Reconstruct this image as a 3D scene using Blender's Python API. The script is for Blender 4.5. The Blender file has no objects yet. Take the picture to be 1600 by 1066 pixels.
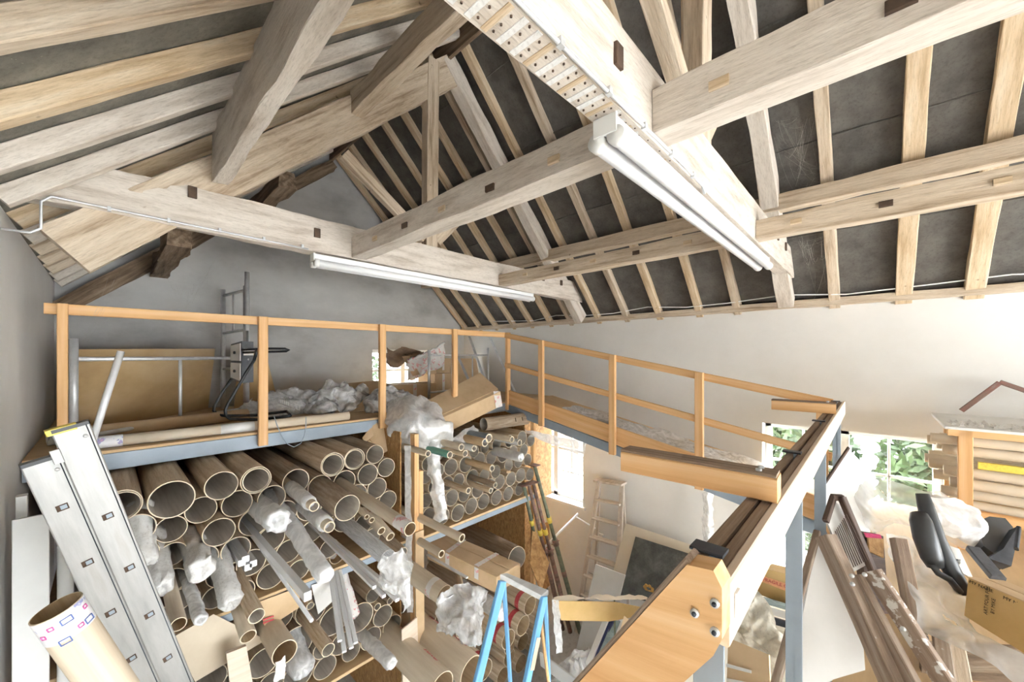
import bpy, bmesh, math, random
from mathutils import Vector, Matrix, noise
random.seed(7)
S = bpy.context.scene
COL = S.collection
V = Vector
# ------------------------------------------------------------------ camera
CZ = 3.9                      # camera height above the ground floor
F = 598.0                     # focal length in pixels of the 1600 px frame
TH = math.radians(46.6)       # yaw between the long wall direction (+Y) and the view
cam = bpy.data.cameras.new('camera'); cam_o = bpy.data.objects.new('camera', cam); COL.objects.link(cam_o)
cam.sensor_width = 36; cam.lens = F/1600*36; cam.shift_y = 24/1600; cam.clip_start = .02
cam_o.location = (0, 0, CZ); cam_o.rotation_euler = (math.pi/2, 0, -TH)
S.camera = cam_o
# ------------------------------------------------------------------ sky, exposure
w = bpy.data.worlds.new('sky'); S.world = w; w.use_nodes = True
bg = w.node_tree.nodes['Background']; bg.inputs[0].default_value = (.93, .97, 1, 1); bg.inputs[1].default_value = 9.0
S.view_settings.view_transform = 'Standard'; S.view_settings.look = 'None'
S.view_settings.gamma = 1; S.view_settings.use_curve_mapping = False
S.view_settings.exposure = 1.36
# ------------------------------------------------------------------ survey helpers: sight lines to real points
sT, cT = math.sin(TH), math.cos(TH)
def ray(px, py):
    u = (px-800)/F; v = (557-py)/F
    return V((sT+u*cT, cT-u*sT, v))
C0 = V((0, 0, CZ))
def D(px, py, d): return C0+ray(px, py)*d
def atY(px, py, Y): r = ray(px, py); return C0+r*(Y/r.y)
def atX(px, py, X): r = ray(px, py); return C0+r*(X/r.x)
def atZ(px, py, z): r = ray(px, py); return C0+r*(z/r.z)
def W(x, y, z): return V((x, y, CZ+z))      # z given relative to eye level
# ------------------------------------------------------------------ materials
def nmat(name): 
    m = bpy.data.materials.new(name); m.use_nodes = True
    nt = m.node_tree; return m, nt, nt.nodes['Principled BSDF']
def ramp(nt, fac, stops):
    r = nt.nodes.new('ShaderNodeValToRGB'); e = r.color_ramp.elements
    while len(e) < len(stops): e.new(.5)
    for el, (p, c) in zip(e, stops): el.position = p; el.color = (*c, 1)
    nt.links.new(fac, r.inputs[0]); return r.outputs[0]
def noise_n(nt, scale, stretch=(1,1,1), detail=6, rough=.6, dist=0):
    tc = nt.nodes.new('ShaderNodeTexCoord'); mp = nt.nodes.new('ShaderNodeMapping'); mp.inputs['Scale'].default_value = stretch
    n = nt.nodes.new('ShaderNodeTexNoise'); n.inputs['Scale'].default_value = scale; n.inputs['Detail'].default_value = detail
    n.inputs['Roughness'].default_value = rough; n.inputs['Distortion'].default_value = dist
    nt.links.new(tc.outputs['Object'], mp.inputs[0]); nt.links.new(mp.outputs[0], n.inputs['Vector']); return n.outputs['Fac']
def mixc(nt, fac, a, b, mode='MIX'):
    m = nt.nodes.new('ShaderNodeMix'); m.data_type = 'RGBA'; m.blend_type = mode
    if isinstance(fac, float): m.inputs[0].default_value = fac
    else: nt.links.new(fac, m.inputs[0])
    for s, i in ((a, 6), (b, 7)):
        if isinstance(s, tuple): m.inputs[i].default_value = (*s, 1)
        else: nt.links.new(s, m.inputs[i])
    return m.outputs[2]
def bump(nt, p, fac, strength=.3, dist=.01):
    b = nt.nodes.new('ShaderNodeBump'); b.inputs['Strength'].default_value = strength; b.inputs['Distance'].default_value = dist
    nt.links.new(fac, b.inputs['Height']); nt.links.new(b.outputs[0], p.inputs['Normal'])
def surf(name, stops, scale=4, stretch=(1,1,1), rough=.8, metal=0, bmp=.2, spots=None, spot_scale=30, detail=6, dist=0, bdist=.01):
    m, nt, p = nmat(name)
    f = noise_n(nt, scale, stretch, detail, dist=dist); c = ramp(nt, f, stops)
    if bmp >= .1 and bdist < .015:      # fine fibre and grime
        c = mixc(nt, 1.0, c, ramp(nt, noise_n(nt, scale*9, stretch, 4, .7), [(.3, (.74,.72,.7)), (.5, (.98,.98,.98)), (.7, (1,1,1))]), 'MULTIPLY')
    if spots:
        f2 = noise_n(nt, spot_scale, (1,1,1), 3); s = ramp(nt, f2, [(spots[1], (0,0,0)), (min(1, spots[1]+.06), (1,1,1))])
        c = mixc(nt, s, c, spots[0])
    nt.links.new(c, p.inputs['Base Color']); p.inputs['Roughness'].default_value = rough; p.inputs['Metallic'].default_value = metal
    if bmp: bump(nt, p, noise_n(nt, scale*4, stretch), bmp, bdist)
    return m
GR = (.35, 5, 5)     # grain: stretched along the local X of every timber
M = {}
M['old'] = surf('old_timber', [(.3, (.36,.26,.17)), (.45, (.6,.48,.35)), (.6, (.71,.6,.47)), (.75, (.64,.51,.37))], 5, GR, .85, 0, .5, ((.2,.12,.07), .72), 9)
M['old_pale'] = surf('old_limewashed_timber', [(.3, (.5,.42,.34)), (.5, (.7,.625,.545)), (.7, (.76,.69,.61))], 5, (.5, 4, 4), .9, 0, .4, ((.28,.2,.13), .74), 12)
M['old_gold'] = surf('rafter_timber', [(.3, (.46,.32,.18)), (.5, (.68,.52,.34)), (.7, (.75,.63,.47))], 4, (.5, 6, 6), .8, 0, .4, ((.2,.12,.07), .72), 8)
M['old_dark'] = surf('dark_timber', [(.3, (.1,.065,.04)), (.5, (.27,.19,.125)), (.7, (.42,.33,.24))], 5, GR, .9, 0, .5)
M['pine'] = surf('new_pine', [(.3, (.68,.36,.14)), (.5, (.8,.48,.22)), (.7, (.85,.56,.3))], 4, (.25, 7, 7), .6, 0, .08, ((.35,.14,.05), .79), 6)
M['pine_pale'] = surf('sawn_pine', [(.3, (.74,.58,.44)), (.6, (.84,.72,.59))], 5, (.3, 6, 6), .7, 0, .08)
M['pine_worn'] = surf('weathered_rail_timber', [(.3, (.17,.11,.07)), (.5, (.3,.21,.145)), (.7, (.43,.33,.25))], 6, (.3, 9, 9), .75, 0, .3)
M['knot'] = surf('mortise_hole', [(.3, (.05,.03,.02)), (.7, (.13,.08,.05))], 8)
M['plaster'] = surf('limewash_plaster', [(.3, (.75,.73,.69)), (.5, (.8,.785,.755)), (.7, (.85,.835,.805))], 1.1, (1,1,1), .95, 0, .25, ((.5,.43,.34), .74), 5, 8, 0, .02)
M['gable_grey'] = surf('shade_grey_render', [(.3, (.38,.372,.355)), (.48, (.55,.545,.53)), (.6, (.6,.595,.58)), (.75, (.69,.68,.66))], .9, (1,1,1.6), .95, 0, .3, ((.33,.27,.21), .76), 4, 8, 0, .02)  # part of this grey is the gable's shade put into the base colour
M['felt'] = surf('dark_roofing_felt', [(.35, (.09,.083,.076)), (.65, (.15,.14,.128))], 6, (1,1,1), .85, 0, .5, ((.3,.27,.22), .74), 60)
M['felt_lit'] = surf('lit_roofing_felt', [(.35, (.14,.13,.108)), (.65, (.25,.235,.195))], 5, (1,1,1), .9, 0, .5, ((.38,.36,.3), .7), 60)  # greenish felt, lightened to carry the stronger light on the left slope
M['floor'] = surf('concrete_floor', [(.3, (.45,.43,.40)), (.7, (.62,.6,.56))], 1.5, (1,1,1), .9, 0, .2)
M['ply'] = surf('plywood', [(.3, (.56,.38,.2)), (.6, (.7,.5,.28)), (.8,(.62,.43,.23))], 3, (.6, 4, 2), .7, 0, .05)
M['osb'] = surf('osb_board', [(.3, (.36,.19,.075)), (.5, (.58,.34,.14)), (.7, (.72,.47,.23))], 14, (1,1,2.4), .75, 0, .2, None, 30, 3, .8)
M['steel_blue'] = surf('painted_steel', [(.3, (.26,.32,.38)), (.7, (.36,.42,.48))], 3, (1,1,1), .45, .1, .03)
M['steel_dark'] = surf('dark_steel', [(.3, (.03,.035,.045)), (.7, (.09,.1,.12))], 8, (1,1,1), .4, .5, .03)
M['galv'] = surf('galvanised_steel', [(.3, (.6,.61,.62)), (.7, (.8,.81,.82))], 12, (1,1,1), .42, .45, .02)
M['alu'] = surf('aluminium', [(.3, (.34,.34,.33)), (.6, (.47,.47,.46)), (.8, (.4,.38,.35))], 6, (.4,3,3), .45, .45, .04, ((.4,.37,.33), .76), 18)
M['white_metal'] = surf('white_coated_profile', [(.3, (.8,.81,.83)), (.7, (.9,.9,.91))], 4, (.2,3,3), .3, .1, .0)
M['white'] = surf('white_paint', [(.3, (.78,.78,.76)), (.7, (.87,.87,.85))], 3, (1,1,1), .5, 0, .03)
M['lamp_white'] = surf('white_enamel', [(.3, (.88,.89,.9)), (.7, (.93,.93,.94))], 3, (1,1,1), .3, 0, 0)
M['card'] = surf('cardboard', [(.3, (.55,.38,.21)), (.5, (.66,.475,.285)), (.7, (.71,.53,.335))], 3, (1,1,1), .85, 0, .06)
M['card_y'] = surf('yellow_cardboard', [(.3, (.55,.36,.13)), (.7, (.66,.45,.2))], 4, (1,1,1), .85, 0, .05)
M['card_pale'] = surf('pale_cardboard', [(.3, (.64,.53,.39)), (.7, (.75,.65,.51))], 3, (1,1,1), .85, 0, .05)
M['tube_out'] = surf('tube_kraft', [(.3, (.4,.28,.17)), (.45, (.6,.455,.3)), (.6, (.71,.58,.42)), (.75, (.75,.65,.5))], 3.5, (.8,1,1), .85, 0, .1, ((.2,.12,.06), .75), 9)
M['tube_dark'] = surf('tube_old_kraft', [(.3, (.24,.17,.115)), (.5, (.4,.31,.22)), (.7, (.53,.44,.34))], 4, (.8,1,1), .85, 0, .12)
M['tube_in'] = surf('tube_inner', [(.3, (.48,.43,.37)), (.6, (.63,.58,.51)), (.8,(.69,.64,.57))], 4, (1,1,1), .9, 0, .05)
M['tube_in_b'] = surf('tube_inner_brown', [(.3, (.4,.28,.16)), (.7, (.56,.42,.26))], 4, (1,1,1), .9, 0, .05)
M['rim'] = surf('tube_cut_rim', [(.3, (.72,.6,.42)), (.7, (.82,.71,.54))], 20, (1,1,1), .9, 0, 0)
M['paper'] = surf('white_wrapping', [(.3, (.72,.7,.67)), (.6, (.84,.83,.81))], 6, (1,1,1), .6, 0, .5, None, 30, 6, 1.5)
M['brown_paper'] = surf('brown_torn_paper', [(.3, (.16,.11,.075)), (.7, (.3,.22,.155))], 6, (1,1,1), .85, 0, .4)
M['tape'] = surf('printed_tape', [(.4, (.82,.79,.76)), (.56, (.86,.83,.8)), (.6, (.78,.3,.3)), (.72, (.85,.8,.78))], 16, (1,1,1), .4, 0, 0)
M['tape_blue'] = surf('tape_with_blue_print', [(.4, (.8,.8,.83)), (.58, (.84,.84,.86)), (.62, (.3,.35,.62)), (.7, (.75,.45,.6)), (.76, (.85,.84,.86))], 14, (1,1,1), .35, 0, 0)
M['red'] = surf('red_print', [(.3, (.6,.07,.09)), (.7, (.72,.12,.13))], 4)
M['pink'] = surf('magenta_paint', [(.3, (.75,.06,.2)), (.7, (.85,.12,.28))], 4)
M['ink'] = surf('black_ink', [(.3, (.06,.045,.02)), (.7, (.1,.07,.035))], 4)
M['ink_b'] = surf('blue_ink', [(.3, (.13,.2,.52)), (.7, (.2,.28,.6))], 4)
M['ink_p'] = surf('pink_ink', [(.3, (.7,.14,.42)), (.7, (.8,.2,.5))], 4)
M['orange_label'] = surf('orange_label', [(.3, (.85,.42,.2)), (.7, (.9,.5,.27))], 4)
M['yellow'] = surf('yellow_plastic', [(.3, (.85,.66,.08)), (.7, (.92,.75,.14))], 4, (1,1,1), .4)
M['green'] = surf('green_tube', [(.3, (.13,.36,.29)), (.7, (.22,.47,.38))], 4)
M['navy'] = surf('navy_plastic', [(.3, (.03,.04,.12)), (.7, (.07,.08,.2))], 4, (1,1,1), .4)
M['ladder_blue'] = surf('blue_fibreglass', [(.3, (.12,.37,.68)), (.7, (.22,.48,.77))], 5, (.3,3,3), .5, 0, .02)
M['rust'] = surf('rusty_steel', [(.3, (.16,.1,.08)), (.5, (.3,.21,.17)), (.65, (.36,.17,.14)), (.75, (.42,.37,.33))], 9, (.6,2,2), .7, .3, .2)
M['moss'] = surf('green_grey_paint', [(.3, (.12,.16,.11)), (.7, (.28,.29,.2))], 9, (.6,2,2), .7, .1, .1)
M['black_pl'] = surf('black_plastic', [(.3, (.025,.028,.03)), (.7, (.05,.055,.06))], 5, (1,1,1), .35, 0, .03, ((.3,.3,.32), .78), 60)
M['black_tube'] = surf('black_chair_tube', [(.3, (.02,.025,.03)), (.7, (.05,.055,.06))], 5, (1,1,1), .25, .2, 0)
M['slate'] = surf('painted_canvas', [(.3, (.06,.075,.08)), (.5, (.13,.15,.155)), (.7, (.24,.26,.26))], 5, (1,1,1), .6, 0, .1)
M['gilt'] = surf('yellow_flower_paint', [(.3, (.8,.45,.1)), (.7, (.85,.55,.2))], 6)
M['varnish'] = surf('varnished_board', [(.3, (.4,.26,.12)), (.5, (.56,.39,.2)), (.7, (.66,.5,.3))], 1.6, (.6,1,3), .28, 0, .03)
M['teak'] = surf('weathered_teak', [(.3, (.22,.15,.11)), (.5, (.38,.29,.22)), (.7, (.5,.42,.34))], 6, (.4,7,7), .75, 0, .25, ((.62,.6,.56), .72), 22)
M['teak_flaky'] = surf('flaking_painted_teak', [(.3, (.26,.18,.13)), (.6, (.4,.31,.24))], 6, (.4,7,7), .75, 0, .2, ((.78,.76,.72), .55), 26)
M['teak_dark'] = surf('dark_teak', [(.3, (.05,.03,.025)), (.7, (.14,.085,.06))], 6, (.4,7,7), .6, 0, .15)
M['cream'] = surf('cream_board', [(.3, (.72,.66,.55)), (.7, (.81,.75,.65))], 2, (1,1,1), .7, 0, .04)
M['panel'] = surf('greyish_white_board', [(.3, (.6,.58,.54)), (.7, (.76,.74,.71))], 1.6, (1,1,1), .3, 0, .03)
M['cloth'] = surf('cream_dust_sheet', [(.3, (.72,.68,.58)), (.7, (.83,.8,.71))], 5, (1,1,1), .9, 0, .2)
M['gravel'] = surf('pale_gravel', [(.3, (.66,.66,.65)), (.7, (.84,.84,.83))], 9, (1,1,1), .95, 0, .1)
M['leaf'] = surf('leaf_green', [(.3, (.012,.03,.006)), (.7, (.05,.085,.022))], 3, (1,1,1), .6, 0, 0)
M['bark'] = surf('bark', [(.3, (.12,.09,.06)), (.7, (.25,.2,.15))], 6)
M['web'] = surf('cobweb_silk', [(.3, (.42,.4,.36)), (.7, (.55,.52,.48))], 6)
M['grey_box'] = surf('dark_grey_enamel', [(.3, (.11,.12,.135)), (.7, (.17,.18,.2))], 4, (1,1,1), .5)
M['glassjunk'] = surf('grey_green_glass_edge', [(.3, (.22,.29,.29)), (.7, (.42,.5,.5))], 4, (.4,3,3), .25)
def clear(name, tint, diff, fac, gl=.12, bmp=.6, sc=9, var=.2, dist=1.5):
    m, nt, p = nmat(name); nt.nodes.remove(p); out = nt.nodes['Material Output']
    tr = nt.nodes.new('ShaderNodeBsdfTransparent'); tr.inputs[0].default_value = (*tint, 1)
    df = nt.nodes.new('ShaderNodeBsdfDiffuse'); df.inputs[0].default_value = (*diff, 1)
    tl = nt.nodes.new('ShaderNodeBsdfTranslucent'); tl.inputs[0].default_value = (*diff, 1)
    gs = nt.nodes.new('ShaderNodeBsdfGlossy'); gs.inputs['Roughness'].default_value = .18
    m0 = nt.nodes.new('ShaderNodeMixShader'); m0.inputs[0].default_value = .25
    m1 = nt.nodes.new('ShaderNodeMixShader'); m2 = nt.nodes.new('ShaderNodeMixShader')
    n = noise_n(nt, sc, (1,1,1), 5, .6, dist); r = ramp(nt, n, [(.35, (max(0,fac-var),)*3), (.65, (min(1,fac+var),)*3)])
    nt.links.new(df.outputs[0], m0.inputs[1]); nt.links.new(tl.outputs[0], m0.inputs[2])
    nt.links.new(r, m1.inputs[0]); nt.links.new(tr.outputs[0], m1.inputs[1]); nt.links.new(m0.outputs[0], m1.inputs[2])
    m2.inputs[0].default_value = gl; nt.links.new(m1.outputs[0], m2.inputs[1]); nt.links.new(gs.outputs[0], m2.inputs[2])
    if bmp:
        b = nt.nodes.new('ShaderNodeBump'); b.inputs['Strength'].default_value = bmp; b.inputs['Distance'].default_value = .01
        nt.links.new(n, b.inputs['Height'])
        for s in (df, gs): nt.links.new(b.outputs[0], s.inputs['Normal'])
    nt.links.new(m2.outputs[0], out.inputs[0]); return m
M['film'] = clear('crumpled_clear_film', (.98,.98,.98), (.96,.97,.98), .66)
M['film_white'] = clear('milky_film', (.97,.97,.97), (.97,.97,.97), .9)
M['film_thin'] = clear('thin_clear_sheet', (.98,.98,.97), (.93,.94,.94), .38, .12, .15, 3, .1, .2)
M['glass'] = clear('window_glass', (.97,.98,.98), (.8,.8,.8), 0.0, .05, 0)
for n in M['glass'].node_tree.nodes:
    if n.type == 'BSDF_GLOSSY': n.inputs['Roughness'].default_value = .02
    if n.type == 'VALTORGB': n.color_ramp.elements[1].color = (.02,.02,.02,1); n.color_ramp.elements[0].color = (0,0,0,1)
# ------------------------------------------------------------------ object helpers
WM = {}
def put(name, me, mat, parent=None, mw=None):
    o = bpy.data.objects.new(name, me); COL.objects.link(o)
    mw = mw or Matrix.Identity(4)
    if mat is not None and not me.materials:
        for k in (mat if isinstance(mat, (list, tuple)) else [mat]): me.materials.append(M[k])
    if parent is not None:
        o.parent = parent; o.matrix_parent_inverse = WM[parent.name].inverted()
    o.matrix_basis = mw; WM[o.name] = mw.copy(); return o
def thing(name, label, cat, loc, group=None, kind=None):
    o = bpy.data.objects.new(name, None); COL.objects.link(o); o.empty_display_size = .1
    mw = Matrix.Translation(V(loc)); o.matrix_basis = mw; WM[o.name] = mw
    return tag(o, label, cat, group, kind)
def tag(o, label=None, cat=None, group=None, kind=None):
    for k, v in (('label', label), ('category', cat), ('group', group), ('kind', kind)):
        if v: o[k] = v
    return o
def mesh(name, vs, fs, smooth=False):
    me = bpy.data.meshes.new(name); me.from_pydata([tuple(v) for v in vs], [], fs); me.update()
    if smooth: me.polygons.foreach_set('use_smooth', [True]*len(me.polygons))
    return me
def frame(p0, p1, up=(0,0,1)):
    x = (p1-p0).normalized(); up = V(up)
    if abs(x.dot(up)) > .995: up = V((0,1,0))
    y = up.cross(x).normalized(); z = x.cross(y)
    m = Matrix.Identity(4)
    for i in range(3): m[i][0], m[i][1], m[i][2], m[i][3] = x[i], y[i], z[i], p0[i]
    return m, (p1-p0).length
def beam(name, p0, p1, w, h, mat, parent=None, rough=0., ch=.004, up=(0,0,1), taper=1.):
    """a timber or bar: local X runs along it, w across, h deep, chamfered, hewn when rough"""
    p0, p1 = V(p0), V(p1); mw, L = frame(p0, p1, up)
    n = max(1, int(L/.12)) if rough else 1
    ch = min(ch, w*.3, h*.3); vs, fs = [], []; sd = random.random()*100
    for i in range(n+1):
        t = i/n; k = 1+(taper-1)*t; a, b = w/2*k, h/2*k
        sec = [(a-ch,-b),(a,-b+ch),(a,b-ch),(a-ch,b),(-a+ch,b),(-a,b-ch),(-a,-b+ch),(-a+ch,-b)]
        for q, (y, z) in enumerate(sec):
            if rough:
                g = noise.noise(V((t*L*2.2+sd, (q//2)*1.7, sd)))*rough; g2 = noise.noise(V((t*L*5+sd, q*2.1, sd+9)))*rough*.45
                y += math.copysign(1, y)*(g+g2); z += math.copysign(1, z)*(g2+noise.noise(V((t*L*1.6, (q//4)*3.3+sd, 4)))*rough)
            vs.append((t*L, y, z))
    for i in range(n):
        for q in range(8):
            a, b = i*8+q, i*8+(q+1) % 8; fs.append((a, b, b+8, a+8))
    fs.append(tuple(range(7, -1, -1))); fs.append(tuple(range(n*8, n*8+8)))
    return put(name, mesh(name, vs, fs), mat, parent, mw)
def box(name, lo, hi, mat, parent=None, bev=.003):
    lo, hi = V(lo), V(hi); c = (lo+hi)/2; s = (hi-lo)
    ax = max(range(3), key=lambda i: abs(s[i]))
    d = V((0,0,0)); d[ax] = s[ax]/2
    if ax == 0: return beam(name, c-d, c+d, abs(s.y), abs(s.z), mat, parent, 0, bev)
    if ax == 1: return beam(name, c-d, c+d, abs(s.x), abs(s.z), mat, parent, 0, bev)
    return beam(name, c-d, c+d, abs(s.x), abs(s.y), mat, parent, 0, bev, (0,1,0))
def slab(name, pts, th, mat, parent=None, nrm=None):
    """flat board through the given outline, th thick, away from the camera"""
    pts = [V(p) for p in pts]; c = sum(pts, V())/len(pts)
    n = V()
    for i in range(len(pts)): n += (pts[i]-c).cross(pts[(i+1) % len(pts)]-c)
    n.normalize()
    if n.dot(c-C0) < 0: n = -n
    # flatten on its own plane so that the board is flat
    pts = [p-n*(p-c).dot(n) for p in pts]
    x = (pts[1]-pts[0]).normalized(); y = n.cross(x); mw = Matrix.Identity(4)
    for i in range(3): mw[i][0], mw[i][1], mw[i][2], mw[i][3] = x[i], y[i], n[i], c[i]
    inv = mw.inverted(); q = [inv@p for p in pts]; k = len(q)
    vs = q+[p+V((0,0,th)) for p in q]
    fs = [tuple(range(k))[::-1], tuple(range(k, 2*k))]+[(i, (i+1) % k, (i+1) % k+k, i+k) for i in range(k)]
    me = mesh(name, vs, fs); bm = bmesh.new(); bm.from_mesh(me); bmesh.ops.recalc_face_normals(bm, faces=bm.faces); bm.to_mesh(me); bm.free()
    return put(name, me, mat, parent, mw)
def rod(name, pts, r, mat, parent=None, seg=10, close=False, local=False):
    """round bar through points"""
    pts = [V(p) for p in pts]; o0 = V((0,0,0)) if local else pts[0].copy(); vs, fs = [], []; n = len(pts)
    pu = None
    for i, p in enumerate(pts):
        t = ((pts[min(i+1, n-1)]-p).normalized()+(p-pts[max(i-1, 0)]).normalized()).normalized()
        if pu is None: pu = t.orthogonal().normalized()
        pu = (pu-t*pu.dot(t)).normalized(); pv = t.cross(pu)
        for k in range(seg):
            a = 2*math.pi*k/seg; vs.append(p-o0+(pu*math.cos(a)+pv*math.sin(a))*(r if not callable(r) else r(i/(n-1))))
    for i in range(n-1):
        for k in range(seg): a, b = i*seg+k, i*seg+(k+1) % seg; fs.append((a, b, b+seg, a+seg))
    if not close: fs.append(tuple(range(seg))[::-1]); fs.append(tuple(range((n-1)*seg, n*seg)))
    return put(name, mesh(name, vs, fs, True), mat, parent, Matrix.Translation(o0))
TUBES = {}
def tube_mesh(th, kind):
    """unit pipe along local X from 0 to 1, radius 1, hollow"""
    key = (th, kind)
    if key in TUBES: return TUBES[key]
    n = 28; vs, fs, mi = [], [], []
    rings = [(0,1),(1,1),(1,1-th),(0,1-th)]
    for x, r in rings:
        for k in range(n): a = 2*math.pi*k/n; vs.append((x, r*math.cos(a), r*math.sin(a)))
    for a, b, m in ((0,1,0),(1,2,2),(2,3,1),(3,0,2)):
        for k in range(n):
            j = (k+1) % n; fs.append((a*n+k, b*n+k, b*n+j, a*n+j)); mi.append(m)
    me = mesh('tube', vs, fs); me.polygons.foreach_set('material_index', mi)
    me.polygons.foreach_set('use_smooth', [m != 2 for m in mi])
    bm = bmesh.new(); bm.from_mesh(me); bmesh.ops.recalc_face_normals(bm, faces=bm.faces); bm.to_mesh(me); bm.free()
    for k in kind: me.materials.append(M[k])
    TUBES[key] = me; return me
K0 = ('tube_out','tube_in','rim'); K1 = ('tube_dark','tube_in','rim'); K2 = ('tube_out','tube_in_b','rim'); K3 = ('card_pale','tube_in_b','rim')
def tube(name, end, r, L, label, group=None, kinds=K0, th=.08, dirv=(0,1,0), cat='tube', parent=None):
    d = V(dirv).normalized(); mw, _ = frame(V(end), V(end)+d)
    o = put(name, tube_mesh(th, kinds), None, parent, mw@Matrix.Diagonal((L, r, r, 1)))
    if not parent: tag(o, label, cat, group)
    return o
def rad(h, P): return h/2/F*((P-C0).x*sT+(P-C0).y*cT)
def crumple(name, grid, amp, mat, parent=None, sub=3, sc=5., seed=0, smooth=True, thick=0):
    """loose sheet over a grid of control points, folded and creased"""
    R, Cn = len(grid), len(grid[0]); nu, nv = (R-1)*sub, (Cn-1)*sub
    def cr(a, b, c, d, t): return .5*((2*b)+(c-a)*t+(2*a-5*b+4*c-d)*t*t+(3*b-a-3*c+d)*t**3)
    def row(i, t):
        j = min(int(t), Cn-2); f = t-j; g = grid[i]
        return cr(V(g[max(j-1,0)]), V(g[j]), V(g[j+1]), V(g[min(j+2,Cn-1)]), f)
    vs = []
    o0 = V(grid[R//2][Cn//2])
    for a in range(nu+1):
        ta = a/sub; i = min(int(ta), R-2); fa = ta-i
        for b in range(nv+1):
            tb = b/sub
            p = cr(row(max(i-1,0), tb), row(i, tb), row(i+1, tb), row(min(i+2,R-1), tb), fa)
            q = p*sc+V((seed*3.1, seed*1.7, 0))
            n1 = noise.noise_vector(q); n2 = noise.noise_vector(q*2.7)
            rd = 1-abs(noise.noise(q*1.6))*2
            n3 = noise.noise_vector(q*6.5); r2 = 1-abs(noise.noise(q*3.9))*2
            p = p+(n1+n2*.6+n3*.16)*amp+V((0,0,1))*rd*amp*.4+(C0-p).normalized()*r2*amp*.3
            vs.append(p-o0)
    fs = [(a*(nv+1)+b, a*(nv+1)+b+1, (a+1)*(nv+1)+b+1, (a+1)*(nv+1)+b) for a in range(nu) for b in range(nv)]
    o = put(name, mesh(name, vs, fs, smooth), mat, parent, Matrix.Translation(o0))
    if thick: m = o.modifiers.new('thickness', 'SOLIDIFY'); m.thickness = thick
    return o
def heap(name, c, sx, sy, sz, amp, mat, parent=None, seed=0, n=26, sc=6.):
    """crumpled lump of sheeting lying on a surface: closed dome with deep folds"""
    vs, fs = [], []; c = V(c); m2 = n//2
    for i in range(m2+1):
        f = i/m2*math.pi*.5
        for k in range(n):
            a = 2*math.pi*k/n
            p = V((math.cos(a)*math.cos(f)*sx, math.sin(a)*math.cos(f)*sy, math.sin(f)*sz))
            q = p*sc+V((seed*5.3, seed, 0)); g = noise.noise_vector(q)+noise.noise_vector(q*2.3)*.6
            p += g*amp*(1 if i else .6)
            p.z = max(p.z, 0)+.002; vs.append(p)
    for i in range(m2):
        for k in range(n): a, b = i*n+k, i*n+(k+1) % n; fs.append((a, b, b+n, a+n))
    fs.append(tuple(range(n))[::-1])
    return put(name, mesh(name, vs, fs, True), mat, parent, Matrix.Translation(c))
def text(name, s, size, mw, mat, parent):
    cu = bpy.data.curves.new(name, 'FONT'); cu.body = s; cu.size = size; cu.extrude = .0006; cu.resolution_u = 2
    t = bpy.data.objects.new(name, cu); me = bpy.data.meshes.new_from_object(t); bpy.data.objects.remove(t)
    me.materials.clear(); return put(name, me, mat, parent, mw)
def face_frame(o, x, y, n):
    m = Matrix.Identity(4)
    for i in range(3): m[i][0], m[i][1], m[i][2], m[i][3] = x[i], y[i], n[i], o[i]
    return m
def merge(name, parts, mat, parent=None, smooth=False):
    """list of (verts, faces) -> one mesh object"""
    vs, fs = [], []
    for v, f in parts:
        b = len(vs); vs += v; fs += [tuple(i+b for i in q) for q in f]
    return put(name, mesh(name, vs, fs, smooth), mat, parent)
def cube(lo, hi):
    x0,y0,z0 = lo; x1,y1,z1 = hi
    return ([(x0,y0,z0),(x1,y0,z0),(x1,y1,z0),(x0,y1,z0),(x0,y0,z1),(x1,y0,z1),(x1,y1,z1),(x0,y1,z1)],
            [(0,3,2,1),(4,5,6,7),(0,1,5,4),(1,2,6,5),(2,3,7,6),(3,0,4,7)])
def prism(poly, y0, y1):
    k = len(poly); v = [(x, y0, z) for x, z in poly]+[(x, y1, z) for x, z in poly]
    return v, [tuple(range(k)), tuple(range(2*k-1, k-1, -1))]+[((i+1) % k, i, i+k, (i+1) % k+k) for i in range(k)]

# ================================================================== THE BUILDING
XL, XR, YG, YB = -.38, 5.1, 6.2, -5.6        # left wall, right wall, far gable, unseen end behind, opened for light
ST = 'structure'
def zr(x): return CZ+.60+(XR-x)               # right roof underside
def zl(x): return CZ+.78+.9*(x-XL)            # left roof underside
XRIDGE = (CZ+.60+XR-(CZ+.78-.9*XL))/1.9; ZRIDGE = zr(XRIDGE)
tag(merge('floor', [cube((XL-.4, YB, -.1), (XR+.35, YG+.3, 0))], 'floor'), kind=ST)
tag(merge('ground', [cube((-30, -40, -.5), (40, 40, -.12))], 'gravel'), kind=ST)
tag(merge('wall_left', [cube((XL-.4, YB, 0), (XL, YG, CZ+.80))], 'plaster'), kind=ST)
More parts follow.
